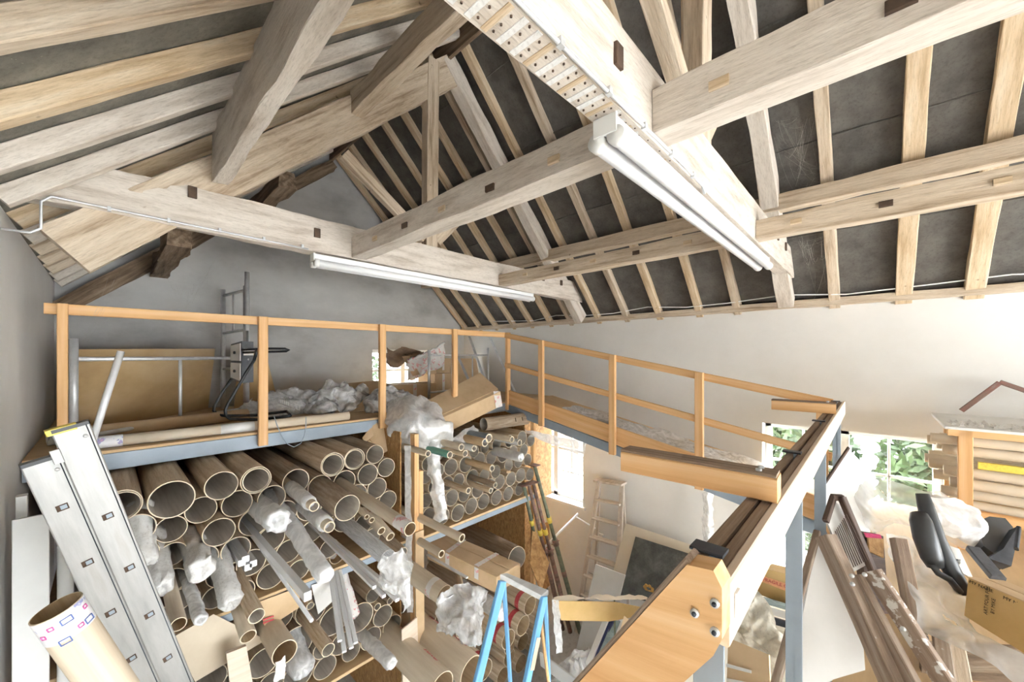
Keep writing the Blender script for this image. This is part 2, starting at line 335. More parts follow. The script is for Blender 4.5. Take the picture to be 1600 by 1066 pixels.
# right wall: thick, with window openings (y0, y1), head and sill heights
ZS, ZH = CZ-2.36, CZ-.75
wins = [(3.30, 4.60), (-.46, .92), (-2.9, -1.5), (-4.7, -3.3)]  # last two are out of view, added to bring in more daylight
segs, y = [], YB
for a, b in sorted(wins):
    segs.append(cube((XR, y, 0), (XR+.35, a, CZ+.6))); segs.append(cube((XR, a, 0), (XR+.35, b, ZS))); segs.append(cube((XR, a, ZH), (XR+.35, b, CZ+.6))); y = b
segs.append(cube((XR, y, 0), (XR+.35, YG, CZ+.6)))
tag(merge('wall_right', segs, 'plaster'), kind=ST)
GX0, GX1, GZ0, GZ1 = 3.1, 4.4, CZ-.62, CZ+.12
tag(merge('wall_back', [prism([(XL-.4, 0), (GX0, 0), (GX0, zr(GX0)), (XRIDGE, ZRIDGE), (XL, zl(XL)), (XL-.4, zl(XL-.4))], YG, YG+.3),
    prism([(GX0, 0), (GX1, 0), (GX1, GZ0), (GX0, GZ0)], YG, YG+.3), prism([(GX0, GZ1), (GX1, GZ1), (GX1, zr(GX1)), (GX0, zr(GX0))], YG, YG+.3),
    prism([(GX1, 0), (XR+.35, 0), (XR+.35, zr(XR+.35)), (GX1, zr(GX1))], YG, YG+.3)], 'gable_grey'), kind=ST)
def window(name, axis, fixed, a0, a1, z0, z1, nx, nz):
    """axis 'y': in the right wall at x = fixed; 'x': in the gable at y = fixed"""
    def P(a, z, o=0): return V((fixed+o, a, z)) if axis == 'y' else V((a, fixed+o, z))
    c = P((a0+a1)/2, z0); t = thing(name, None, None, c, kind=ST); fw = .06
    up = (1,0,0) if axis == 'y' else (0,1,0)
    for z in (z0+fw/2, z1-fw/2): beam('frame', P(a0, z), P(a1, z), fw, .07, 'white', t, up=up)
    for a in (a0+fw/2, a1-fw/2, (a0+a1)/2): beam('frame', P(a, z0), P(a, z1), fw if a != (a0+a1)/2 else .09, .07, 'white', t, up=up)
    zm = (z0+z1)/2; beam('sash_rail', P(a0, zm), P(a1, zm), .04, .05, 'white', t, up=up)
    for half in (0, 1):
        b0 = (a0+fw, (a0+a1)/2+.045)[half]; b1 = ((a0+a1)/2-.045, a1-fw)[half]
        for i in range(1, nx): a = b0+(b1-b0)*i/nx; beam('glazing_bar', P(a, z0+fw), P(a, z1-fw), .022, .035, 'white', t, up=up)
        for j in range(1, nz):
            if j*2 != nz: z = z0+fw+(z1-z0-2*fw)*j/nz; beam('glazing_bar', P(b0, z), P(b1, z), .022, .035, 'white', t, up=up)
        for i in range(nx):
            for j in range(nz):
                x0, x1 = b0+(b1-b0)*i/nx, b0+(b1-b0)*(i+1)/nx; y0, y1 = z0+fw+(z1-z0-2*fw)*j/nz, z0+fw+(z1-z0-2*fw)*(j+1)/nz
                lo, hi = P(x0, y0, -.002), P(x1, y1, .002)
                v, f = cube(lo, hi); put('pane', mesh('pane', v, f), 'glass', t)
    return t
for i, (a, b) in enumerate(wins):
    t = window('window_%d' % (i+1), 'y', XR+.2, a, b, ZS, ZH, 2, 4)
    box('window_sill', (XR-.04, a-.05, ZS-.03), (XR+.155, b+.05, ZS+.012), 'white', t)
t = window('window_5', 'x', YG+.15, GX0, GX1, GZ0, GZ1, 2, 2)
box('window_sill', (GX0, YG-.03, GZ0-.04), (GX1, YG+.12, GZ0), 'white', t)
tag(merge('wall_front', [prism([(XL-.4, 0), (.1, 0), (.1, 3.9), (XL-.4, 3.9)], YB-.3, YB), prism([(5.0, 0), (XR+.35, 0), (XR+.35, 3.9), (5.0, 3.9)], YB-.3, YB),
    prism([(XL-.4, 3.9), (XR+.35, 3.9), (XR+.35, zr(XR+.35)), (XRIDGE, ZRIDGE), (XL-.4, zl(XL-.4))], YB-.3, YB)], 'plaster'), kind=ST)   # unseen wall added to stop high light; low opening lights the room
# outside bushes seen through the long wall window
def bush(c, r, label, n=4200):
    t = thing('garden_bush', label, 'bush', (c[0], c[1], -.12), 'bushes outside the windows')
    rod('stem', [(c[0], c[1], -.12), (c[0]+.05, c[1], c[2])], .05, 'bark', t)
    vs, fs = [], []
    for i in range(n):
        d = V((random.gauss(0,1), random.gauss(0,1), random.gauss(0,1))).normalized()*r*random.uniform(.35, 1)
        p = V(c)+V((d.x, d.y*.8, d.z*1.5)); s = random.uniform(.06, .13)
        a = V((random.gauss(0,1), random.gauss(0,1), random.gauss(0,1))).normalized(); b = a.orthogonal().normalized()
        k = len(vs); vs += [p-a*s, p+b*s*.4, p+a*s, p-b*s*.4]; fs.append((k, k+1, k+2, k+3))
    put('foliage', mesh('foliage', vs, fs), 'leaf', t)
bush((8.3, .9, 2.0), .95, 'green bush outside the left half of the long wall window'); bush((8.3, -.75, 2.0), .95, 'green bush outside the right half of the long wall window')
nb = thing('sky_block_wall', 'wall with coping added outside to block sky in the far window', 'wall', (11.5, 6.5, -.12))  # added to dim the glaring sky so the window bars show
box('wall_body', (11.4, 3.0, -.12), (11.7, 11.5, 1.5), 'old_dark', nb); box('coping', (11.33, 2.95, 1.5), (11.77, 11.55, 1.58), 'slate', nb)
for i in range(5): box('pier', (11.3, 3.2+i*2, -.12), (11.4, 3.5+i*2, 1.5), 'panel', nb)
bush((3.7, 8.6, 3.2), .95, 'green bush added outside the gable window to darken it', 2500)  # added to cut the glare in the gable window
bush((13.2, 6.2, 1.6), 1.1, 'green bush added behind the sky-blocking wall')  # added with the wall to darken the far window's view
# ---- roof: felt with rafters, purlins, battens
def roof(name, x0, x1, zf, m):
    v = [(x0, YB, zf(x0)), (x1, YB, zf(x1)), (x1, YG+.3, zf(x1)), (x0, YG+.3, zf(x0))]
    v += [(x, y, z+.06) for x, y, z in v]
    o = put(name, mesh(name, v, [(0,1,2,3),(7,6,5,4),(0,4,5,1),(1,5,6,2),(2,6,7,3),(3,7,4,0)]), m); return tag(o, kind=ST)
cr_ = roof('ceiling_right', XRIDGE, XR+.5, zr, 'felt'); cl_ = roof('ceiling_left', XL-.4, XRIDGE, zl, 'felt_lit')
nR = V((-1, 0, -1)).normalized(); nL = V((.9, 0, -1)).normalized()
for x in (4.55, 3.95, 3.3, 2.75):      # laps of the felt
    rod('felt_lap', [V((x, YB+.1, zr(x)))+nR*.004] + [V((x+.01*math.sin(k*2.1), YB+.1+k*.4, zr(x)))+nR*.006 for k in range(1, 28)], .007, 'felt', cr_, 6)
rys = [(-5.4+.45*i,.09) for i in range(7)]+[(-2.4,.1),(-1.95,.09),(-1.5,.09),(-1.05,.12),(-.62,.12),(-.2,.13),(.29,.09),(1.16,.075),(1.58,.075),(2.08,.08),(2.55,.08),(3.0,.07),(3.5,.075),(3.9,.07),(4.32,.07),(4.75,.07),(5.2,.07),(5.65,.07),(6.1,.08)]
for y, wd in rys:
    off = random.uniform(-.03, .03); up = nR
    a = V((XR+.05, y, zr(XR+.05)))+nR*.045; b = V((XRIDGE+.03, y+off, zr(XRIDGE+.03)))+nR*.045
    beam('rafter', a, b, wd*random.uniform(.9, 1.1), .085, random.choice(['old_gold','old_gold','old']), cr_, .007, .005, up)
for y in [-5.305+.435*i for i in range(27)]:
    if abs(y-3.2) < .1 or abs(y-.65) < .1: continue
    y += .05+random.uniform(-.02, .02)
    a = V((XL+.0, y, zl(XL+.0)))+nL*.045; b = V((XRIDGE-.05, y, zl(XRIDGE-.05)))+nL*.045
    beam('rafter', a, b, .065, .085, random.choice(['old','old_gold','old_pale']), cl_, .005, .005, nL)
beam('purlin', W(.51, YB, 1.33), W(.51, 3.13, 1.30), .075, .33, 'old_pale', cl_, .018)
beam('purlin', W(1.45, YB, 2.15), W(1.45, 3.18, 2.13), .10, .21, 'old', cl_, .015)
beam('purlin', W(3.27, YB, 2.17), W(3.27, YG, 2.17), .12, .16, 'old', cr_, .015)
beam('purlin', W(4.12, YB, 1.36), W(4.12, YG, 1.36), .12, .14, 'old', cr_, .015)
beam('ridge_board', W(XRIDGE, YB, ZRIDGE-CZ-.14), W(XRIDGE, YG, ZRIDGE-CZ-.14), .04, .2, 'old_dark', cr_, .004)
beam('wall_plate', W(XR-.045, YB, .555), W(XR-.045, YG, .555), .085, .075, 'old', cr_, .008)
beam('gable_rafter', W(XL, YG-.08, .45), W(XRIDGE, YG-.08, 2.98), .14, .15, 'old_dark', cl_, .03, up=nL)
# purlin stubs of an older roof against the gable
for x, z in ((.42, 1.02), (1.25, 1.78)): beam('purlin_stub', W(x, 4.3, z), W(x, YG, z), .15, .17, 'old_dark', cl_, .03)
rod('roof_cable', [W(5.0-.05*abs(math.sin(i*1.3)), YB+.3+i*.5, .63+.03*math.sin(i*2.2)) for i in range(22)], .006, 'lamp_white', cr_, 6)

def truss(Y, th, label, kx, which):
    t = thing('roof_truss', label, 'roof truss', W(2.3, Y, .8), 'roof trusses')
    beam('tie_beam', W(XL-.02, Y, .945), W(4.86, Y, .945), th, .27, 'old_pale', t, .02 if which == 'B' else .004)
    # principal rafters, under the common rafters
    a = V((-.36, Y+.02, zl(-.36)))+nL*.3; b = V((XRIDGE-.05, Y+.02, zl(XRIDGE-.05)))+nL*.27
    beam('principal_rafter', a, b, .13, .26, 'old', t, .02, .006, nL)
    a = V((XR-.07, Y+.02, zr(XR-.07)))+nR*.15; b = V((XRIDGE+.1, Y+.02, zr(XRIDGE+.1)))+nR*.15
    beam('principal_rafter', a, b, .13, .16, 'old_pale', t, .014, .006, nR)
    beam('king_post', W(kx, Y, 1.06), W(kx+.02, Y, 2.95), .13, .1, 'old', t, .008, up=(0,1,0))
    beam('strut', W(kx+.1, Y+.07, 1.1), W(kx+.07, Y+.07, 2.85), .05, .06, 'old_gold', t, .004, up=(0,1,0))
    beam('brace', W(kx-.07, Y, 1.15), W(kx-.85, Y, 1.68), .07, .09, 'old', t, .008)
    beam('brace', W(kx+.07, Y, 1.15), W(kx+.75, Y, 1.85), .07, .09, 'old', t, .008)
    for x in (.35, 1.1, 3.4, 3.9, 4.3): box('mortise', W(x, Y-th/2-.012, .96+.05*math.sin(x*5)), W(x+.045, Y-th/2+.01, 1.03+.05*math.sin(x*5)), 'knot', t)
    return t
tA = truss(.655, .115, 'nearer roof truss, its tie beam carrying the close twin-tube light', 2.06, 'A')
for i in range(34):      # ghosts of old laths and nail holes under the near tie beam
    x = -.15+i*.052; box('lath_mark', W(x, .606, .8085), W(x+.02, .704, .8125), 'paper' if i % 3 else 'old_gold', tA, .001)
    for k in range(3): p = W(x+.03, .62+.033*k+.008*math.sin(i*3+k), .807); rod('nail_hole', [p, p+V((0,0,.01))], .0035, 'knot', tA, 6)
tB = truss(3.21, .12, 'farther roof truss near the gable with the distant light below', 2.2, 'B')
def binder(x, w_, z0, z1, label, y0, y1, m='old'):
    t = thing('ceiling_binder', label, 'beam', W(x, y0, z0), 'long ceiling beams')
    beam('timber', W(x, y0, (z0+z1)/2), W(x, y1, (z0+z1)/2), w_, z1-z0, m, t, .012)
    k = int((y1-y0)/.42)
    for i in range(k):
        y = y0+.3+i*.42
        box('mortise', W(x-w_/2-.011, y, z0+.05), W(x-w_/2+.01, y+.06, z0+.085), 'knot' if i % 2 else 'old_gold', t)
binder(1.455, .135, .82, .985, 'pale hewn beam between the two trusses, nearer the middle', .72, 3.14, 'old_pale')
binder(1.455, .14, .83, .985, 'large pale beam running from the near truss over the camera', -5.0, .595, 'old_pale')
binder(3.15, .11, .815, .94, 'thinner long beam between the trusses close to the right roof slope', .72, 3.14)
binder(3.15, .11, .815, .95, 'thinner long beam from the near truss towards the right edge', -5.0, .595)
# ---- fluorescent battens
def batten(name, x0, x1, y, z, label, wd=.075):
    t = thing('twin_tube_light', label, 'ceiling light', W((x0+x1)/2, y, z), 'fluorescent lights')
    box('spine', W(x0, y-wd*.38, z-.045), W(x1, y+wd*.38, z), 'lamp_white', t, .006)
    for s in (-1, 1):
        rod('tube', [W(x0+.012, y+s*wd*.36, z-.07), W(x1-.012, y+s*wd*.36, z-.07)], .028, 'lamp_white', t, 16)
        for x in (x0, x1-.03): rod('tube_cap', [W(x, y+s*wd*.36, z-.07), W(x+.03, y+s*wd*.36, z-.07)], .031, 'white', t, 14)
    for x in (x0, x1): box('end_cap', W(x-.006, y-wd*.42, z-.06), W(x+.006, y+wd*.42, z+.002), 'white', t, .002)
batten('a', 1.13, 3.62, .645, .79, 'close white twin-tube light under the near tie beam', .1)
batten('b', 1.08, 3.65, 3.12, .785, 'distant white twin-tube light under the far tie beam', .09)
c = thing('electric_conduit', 'thin grey cable clipped along the near tie beam', 'cable', W(1, .58, .8))
rod('cable', [W(-.3+.25*i, .592, .815+.004*math.sin(i)) for i in range(9)]+[W(1.95, .592, .812), W(2.0, .6, .795)], .0065, 'galv', c, 8)
for i in range(9): box('clip', W(-.2+.25*i, .583, .804), W(-.18+.25*i, .6, .826), 'galv', c, .001)
c = thing('electric_conduit', 'thin grey cable along the far tie beam down to the left wall', 'cable', W(.2, 3.1, .8))
rod('cable', [W(XL+.02, 3.13, .63), W(-.27, 3.12, .63), W(-.235, 3.12, .66), W(-.235, 3.12, .8), W(-.2, 3.12, .835)]+[W(.05+.25*i, 3.12, .83-.004*i) for i in range(5)], .0065, 'galv', c, 8)
for i in range(5): box('clip', W(0+.25*i, 3.11, .815), W(.015+.25*i, 3.128, .84), 'galv', c, .001)

# ================================================================== UPPER DECK, RACKS, RAMP, LANDING
ZD = -.66
dk = thing('upper_deck', 'plywood upper deck with blue-grey steel edge under the gable', 'deck', W(2, 3.9, ZD-.14))
box('deck_board', W(XL+.01, 3.9, ZD-.022), W(2.3, YG-.01, ZD), 'ply', dk); box('deck_board', W(2.303, 3.9, ZD-.022), W(XR-.01, YG-.01, ZD), 'ply', dk)
box('edge_beam', W(XL+.01, 3.9, ZD-.14), W(4.0, 3.945, ZD-.024), 'steel_blue', dk)
for x in (.5, 1.4, 3.2): box('joist', W(x, 3.95, ZD-.13), W(x+.05, YG-.02, ZD-.024), 'steel_blue', dk)
gr = thing('guard_rail', 'pine guard rail along the front of the upper deck', 'railing', W(2, 3.88, ZD))
box('top_rail', W(XL+.1, 3.865, .275), W(3.99, 3.91, .345), 'pine', gr)
for x in (-.2, .925, 2.03, 3.01, 3.975): beam('post', W(x, 3.84, -.77), W(x, 3.84, .343), .048 if x < 0 else .07, .045, 'pine', gr, up=(0,1,0))
# ramp
def rz(y): return .345-(3.9-y)*.187
rp = thing('ramp', 'sloping plywood walkway with a steel edge along the right wall', 'ramp', W(4.5, 2, rz(2)-1.05))
beam('walkway_board', W(4.54, 3.88, rz(3.88)-1.0), W(4.54, .2, rz(.2)-1.0), 1.08, .022, 'ply', rp)
beam('kick_board', W(3.985, 3.88, rz(3.88)-.92), W(3.985, .25, rz(.25)-.92), .03, .2, 'pine', rp, up=(0,0,1))
beam('edge_beam', W(3.99, 3.88, rz(3.88)-1.085), W(3.99, .22, rz(.22)-1.085), .045, .11, 'steel_blue', rp)
g2 = thing('guard_rail', 'pine guard rail with a middle rail sloping down the ramp', 'railing', W(3.97, 2, rz(2)-1))
beam('top_rail', W(3.95, 3.86, rz(3.86)-.035), W(3.95, .24, rz(.24)-.035), .045, .07, 'pine', g2)
beam('middle_rail', W(3.95, 3.86, rz(3.86)-.46), W(3.95, .24, rz(.24)-.46), .04, .065, 'pine', g2)
for y in (3.17, 2.14, 1.22): beam('post', W(3.91, y, rz(y)-1.12), W(3.91, y, rz(y)), .045, .075, 'pine', g2, up=(0,1,0))
beam('post', W(3.93, .3, -1.35), W(3.93, .3, -.36), .045, .075, 'pine', g2, up=(0,1,0))
# items lying on the ramp
o = crumple('clear_sheet', [[W(4.15+.3*i, 3.1-.42*j, rz(3.1-.42*j)-.95+.06*((i+j) % 2)) for j in range(7)] for i in range(3)], .035, 'film', None, 4, 5, 3); tag(o, 'crumpled clear sheet lying on the ramp by the wall', 'plastic sheet')
o = beam('loose_plank', W(4.3, 3.0, rz(3.0)-.95), W(4.22, 1.5, rz(1.5)-.95), .2, .03, 'osb', None); tag(o, 'brown plank lying along the ramp behind the kick board', 'plank')
# landing
ld = thing('landing', 'plywood landing at the foot of the ramp under the stored furniture', 'platform', W(3, -2, -1.5))
box('landing_board', W(.9, -2.6, -1.42), W(XR-.01, .13, -1.38), 'ply', ld)
for y in (-2.5, -1, .08): box('joist', W(.9, y, -1.55), W(XR-.01, y+.05, -1.42), 'steel_blue', ld)
for x in (1.5, 3.2, 4.9):
    for y in (-2.4, -.9): box('column', W(x, y, -3.9), W(x+.06, y+.06, -1.55), 'steel_blue', ld)
lr = thing('landing_rail', 'weathered double-timber rail on blue steel posts in the foreground', 'railing', W(2.3, .2, -.4))
XE = .672
box('rail_timber', W(XE+.01, .212, -.455), W(4.0, .238, -.36), 'pine_worn', lr)
box('rail_timber', W(XE+.005, .182, -.455), W(4.0, .206, -.362), 'pine_worn', lr)
box('facing_board', W(XE, .165, -.46), W(4.02, .1815, -.357), 'pine_pale', lr)
for x in (.75, 1.72, 2.65, 3.9):
    z0 = -3.9 if x < 3 else -1.37
    hw = .03 if x < 1 else .018
    box('steel_post', W(x-hw, .2065, z0), W(x+hw, .2115, -.352), 'steel_blue', lr, .001)
    box('steel_post_flange', W(x-hw, .185, z0), W(x-hw+.005, .235, -.462), 'steel_blue', lr, .001)
    box('post_cap', W(x-.02, .19, -.352), W(x+.02, .245, -.346), 'steel_dark', lr, .002)
for x, L in ((1.14, .37), (3.1, .3)):
    beam('stub_timber', W(x, .17, -.325), W(x-.015, .2+L, -.325), .07, .06, 'pine', lr)
    beam('stub_cap', W(x, .172, -.291), W(x-.015, .2+L, -.291), .068, .008, 'pine_worn', lr)
    for k in range(2): rod('bolt', [W(x+.012-.03*k, .21, -.287), W(x+.012-.03*k, .21, -.281)], .007, 'galv', lr, 8)
box('latch_plate', W(.70, .161, -.425), W(.722, .165, -.385), 'galv', lr, .001)
# steep stair hand rail going down from the corner
sh = thing('stair_handrail', 'thick orange pine handrail of the steep stair, bolted at the corner', 'handrail', W(.67, .3, -.6))
hx = XE-.001
def hp(px, py): return atX(px, py, hx)
a, b, c2, d2, e2 = hp(1088,866), hp(1128,874), hp(1141,900), hp(1141,975), hp(1128,1000)
dr = (hp(905,1066)-a).normalized()
slab('rail', [a, b, c2, d2, e2, e2+dr*2.9, a+dr*2.9], -.045, 'pine', sh)
beam('rail_edge', a+V((-.02,.0,.006)), a+dr*2.9+V((-.02,0,.006)), .046, .01, 'pine_worn', sh)
for px, py in ((1131,921), (1101,936), (1131,963)):
    p = hp(px, py)-V((.045,0,0)); rod('bolt', [p, p+V((-.005,0,0))], .0065, 'galv', sh, 12); rod('bolt_core', [p+V((-.005,0,0)), p+V((-.008,0,0))], .0035, 'steel_dark', sh, 8)
# ---- racks
ZSH = -1.82
rk = thing('tube_rack', 'timber and steel storage rack below the upper deck holding the tubes', 'rack', W(1.8, 4, -3.9))
box('shelf_board', W(-.3, 3.36, ZSH-.025), W(2.04, 5.7, ZSH), 'ply', rk); box('shelf_edge', W(-.3, 3.36, ZSH-.085), W(2.04, 3.4, ZSH-.027), 'steel_blue', rk)
box('shelf_board', W(2.16, 3.30, ZSH-.025), W(4.0, 5.7, ZSH), 'ply', rk); box('shelf_edge', W(2.16, 3.30, ZSH-.085), W(4.0, 3.34, ZSH-.027), 'steel_blue', rk)
box('shelf_board', W(-.3, 3.36, -2.80), W(2.04, 5.7, -2.77), 'ply', rk)
box('divider_panel', W(2.045, 3.5, -3.9), W(2.063, 5.7, -.77), 'osb', rk)
box('divider_panel', W(4.01, 3.55, -3.9), W(4.03, 5.7, -.77), 'osb', rk)
box('end_panel', W(4.2, 3.75, -2.2), W(4.89, 3.77, -.85), 'osb', rk)
box('end_panel', W(4.1, 3.8, -3.9), W(4.5, 3.82, -2.25), 'osb', rk)
box('post', W(2.075, 3.28, -3.9), W(2.125, 3.36, -.77), 'pine', rk); box('post', W(2.14, 3.30, -3.9), W(2.19, 3.36, -1.15), 'pine', rk); box('post', W(3.98, 3.36, -3.9), W(4.03, 3.42, -.77), 'pine', rk)
box('post', W(-.345, 3.4, -3.9), W(-.305, 3.46, -.77), 'white', rk)
for a in (-.2, 1.0, 1.98, 2.3, 3.9): box('rear_leg', W(a, 5.6, -3.9), W(a+.05, 5.66, -.77), 'steel_blue', rk)
#INSERT_OBJECTS
# ================================================================== THINGS ON THE UPPER DECK
def hexa(name, top, h, mat, parent=None):
    """box from four top corners, h deep"""
    top = [V(p) for p in top]; c = sum(top, V())/4
    vs = [p-c for p in top]+[p-c-V((0,0,h)) for p in top]
    me = mesh(name, vs, [(0,1,2,3),(7,6,5,4),(0,4,5,1),(1,5,6,2),(2,6,7,3),(3,7,4,0)])
    bm = bmesh.new(); bm.from_mesh(me); bmesh.ops.recalc_face_normals(bm, faces=bm.faces)
    bmesh.ops.bevel(bm, geom=bm.edges[:], offset=.003, segments=1, affect='EDGES'); bm.to_mesh(me); bm.free()
    return put(name, me, mat, parent, Matrix.Translation(c))
def roll(name, end, r, L, mat, label, cat='roll', group=None, dirv=(0,1,0), lump=.12, seed=0, parent=None, twist=True):
    """soft wrapped roll: end is the near end, gathered and tucked in"""
    d = V(dirv).normalized(); mw, _ = frame(V(end), V(end)+d); n, k = 18, max(6, int(L/.04)); vs, fs = [], []
    prof = [(.035, .2), (.008, .42), (0, .75), (.012, .95)] if twist else [(0, .3), (0, .97)]
    xs = [(x, q) for x, q in prof]+[(.03+(L-.03)*i/k, 1) for i in range(1, k+1)]
    for x, q in xs:
        for j in range(n):
            a = 2*math.pi*j/n; g = noise.noise(V((x*14+seed, math.cos(a)*2, math.sin(a)*2+seed*3)))*lump*(2.2 if x < .06 else 1)
            rr = r*q*(1+g); vs.append((x+g*r*.6, rr*math.cos(a), rr*math.sin(a)))
    for i in range(len(xs)-1):
        for j in range(n): a, b = i*n+j, i*n+(j+1) % n; fs.append((a, a+n, b+n, b))
    fs.append(tuple(range(n))); fs.append(tuple(range((len(xs)-1)*n, len(xs)*n))[::-1])
    o = put(name, mesh(name, vs, fs, True), mat, parent, mw)
    return o if parent else tag(o, label, cat, group)
ZDK = CZ+ZD
def onz(px, py, dz=0): return atZ(px, py, ZD+dz)
# scaffold frames
def scaffold(label, A, B, hA, hB, r=.024, mids=(.5,), zs=(.06, .64)):
    t = thing('scaffold_frame', label, 'scaffolding', A, 'scaffold frames')
    rod('upright', [A, A+V((0,0,hA))], r, 'galv', t, 14); rod('upright', [B, B+V((0,0,hB))], r, 'galv', t, 14)
    for z in zs: rod('crossbar', [A+V((0,0,z)), B+V((0,0,z))], r*.72, 'galv', t, 12)
    for m in mids: p = A.lerp(B, m); rod('strut', [p+V((0,0,zs[0])), p+V((0,0,zs[-1]))], r*.6, 'galv', t, 10)
    return t
A = V((-.168, 4.24, ZDK)); B = V((1.117, 5.3, ZDK))
scaffold('galvanised scaffold frame at the left end of the upper deck', A, B, .79, 1.64)
sc = thing('scaffold_frame', 'tall galvanised ladder frame standing at the gable behind the speaker', 'scaffolding', V((1.0, 5.95, ZDK)), 'scaffold frames')
rod('upright', [(1.0, 5.95, ZDK), (1.0, 5.95, ZDK+1.5)], .026, 'galv', sc, 14)
rod('upright', [(1.13, 5.45, ZDK), (1.13, 5.45, ZDK+1.5)], .02, 'galv', sc, 14)
for z in (.5, .95, 1.42): rod('rung', [(1.0, 5.95, ZDK+z), (1.13, 5.45, ZDK+z+.03)], .017, 'galv', sc, 10)
rod('strut', [(1.06, 5.7, ZDK+.96), (1.06, 5.7, ZDK+1.42)], .012, 'galv', sc, 8)
def fr(px, py, Y): return atY(px, py, Y)
o = slab('varnished_panel', [fr(122, 546, 4.75), fr(336, 545, 5.86), V((.86, 6.0, ZDK+.01)), V((-.2, 4.9, ZDK+.01))], .015, 'varnish'); tag(o, 'wide glossy brown panel leaning behind the left scaffold frame', 'board')
o = slab('varnished_panel', [fr(374, 547, 5.75), fr(415, 552, 5.8), V((1.52, 5.55, ZDK+.01)), V((1.02, 5.45, ZDK+.01))], .015, 'varnish'); tag(o, 'narrow tapering glossy brown panel behind the black chair frame', 'board')
# loudspeaker / twin horn unit on the scaffold
sp = thing('horn_speaker', 'grey twin-horn box with white front hanging on the scaffold', 'speaker', D(385, 597, 4.15))
f0, f1, f2, f3 = D(361,538,4.1), D(378,533,4.0), D(378,599,4.0), D(361,592,4.1)
ax = (V((.75,.66,0)))*.17
cs = [f0,f1,f2,f3]; vs = cs+[p+ax for p in cs]; c = f0.copy()
me = mesh('housing', [v-c for v in vs], [(0,1,2,3),(7,6,5,4),(0,4,5,1),(1,5,6,2),(2,6,7,3),(3,7,4,0)]); bm = bmesh.new(); bm.from_mesh(me); bmesh.ops.recalc_face_normals(bm, faces=bm.faces); bm.to_mesh(me); bm.free()
put('housing', me, 'grey_box', sp, Matrix.Translation(c))
nx = (f1-f0).normalized(); nz = V((0,0,1)); nn = nx.cross(nz)
if nn.dot(C0-f0) < 0: nn = -nn
for k, (a, b) in enumerate(((.05, .47), (.53, .95))):
    q = [f0.lerp(f3, a).lerp(f1.lerp(f2, a), .06), f0.lerp(f3, a).lerp(f1.lerp(f2, a), .94), f0.lerp(f3, b).lerp(f1.lerp(f2, b), .94), f0.lerp(f3, b).lerp(f1.lerp(f2, b), .06)]
    hn = slab('horn_plate', [p+nn*.012 for p in q], .008, 'white', sp)
    cc = sum(q, V())/4+nn*.014; rod('throat', [cc, cc+nn*.012], .016, 'black_pl', hn, 12)
lb = [f1+ax*.1-nz*.075+V((.004,-.005,0)), f1+ax*.95-nz*.075+V((.004,-.005,0)), f1+ax*.95-nz*.15+V((.004,-.005,0)), f1+ax*.1-nz*.15+V((.004,-.005,0))]
slab('label_sticker', lb, .002, 'white', sp)
rod('bracket', [f1+ax*.5-nz*.2, V((1.117, 5.27, ZDK+.95))], .012, 'galv', sp, 8)
# black cantilever chair frame
ch = thing('chair_frame', 'black bent-tube chair frame lying on the upper deck', 'chair', D(352, 650, 3.9))
def dpath(pts, d): return [D(x, y, d+k) for x, y, k in pts]
rod('runner', dpath([(362,592,.1),(348,612,.06),(335,635,.02),(334,642,0),(339,648,0),(352,650,0),(400,649,.1),(448,643,.2)], 3.75), .014, 'black_tube', ch, 10)
rod('runner', dpath([(397,563,.1),(385,582,.06),(357,630,.02),(352,641,0),(353,650,0),(360,655,0),(405,656,.05),(454,650,.1)], 3.55), .014, 'black_tube', ch, 10)
rod('arm_loop', dpath([(378,547,.1),(410,545,.1),(445,545,.1),(452,547,.1),(447,549,.1),(415,550,.1),(380,551,.1)], 3.7), .012, 'black_tube', ch, 10)
rod('back_tube', dpath([(397,563,.1),(400,552,.1),(401,547,.1)], 3.55), .014, 'black_tube', ch, 10)
rod('cross_tube', dpath([(448,643,.2),(452,647,.1),(454,650,-.1)], 3.75), .012, 'black_tube', ch, 8)
# rolls lying along the deck edge
def lying(name, p, q, r, label, m='card_pale', tape=True):
    d = (q-p); t = thing(name, label, 'roll', p-V((0,0,r)), 'wrapped rolls on the deck edge')
    rod('roll_body', [p, q], r, m, t, 18)
    rod('end_wrap', [p-d.normalized()*.012, p+d.normalized()*.2], r*1.03, 'tape_blue', t, 18)
    if tape: 
        a = p.lerp(q, .42); b = p.lerp(q, .55); rod('paper_label', [a, b], r*1.02, 'white', t, 18)
    return t
lying('wrapped_roll', V((-.29, 4.43, ZDK+.058)), V((1.0, 4.75, ZDK+.058)), .056, 'brown wrapped roll lying just inside the left scaffold frame', 'card', False)
lying('wrapped_roll', V((-.12, 4.02, ZDK+.044)), V((1.72, 3.96, ZDK+.044)), .042, 'pale wrapped roll lying along the very edge of the deck')
o = rod('aluminium_pole', [atY(134,722,3.74), atY(189,549,3.8)], .02, 'white_metal', None, 8); tag(o, 'white metal pole leaning against the left end of the deck rail', 'pole')
o = rod('loose_cable', [atY(x, y, 3.83) for x, y in ((428,650),(433,665),(440,681),(449,694),(459,699),(470,693),(476,680),(478,665),(478,652))], .004, 'steel_blue', None, 8); tag(o, 'thin grey cable looping down from the deck edge', 'cable')
gl = thing('wire_grille', 'small white wire grille among the clear film on the deck', 'grille', onz(450, 640))
g0, g1 = D(436,630,4.2), D(468,641,4.0)
for s in (0, .05): rod('side_wire', [g0+V((0,0,s)), g1+V((0,0,s))], .004, 'white', gl, 6)
for i in range(12): p = g0.lerp(g1, i/11); rod('bar', [p-V((0,0,.01)), p+V((0,0,.06))], .0035, 'white', gl, 6)
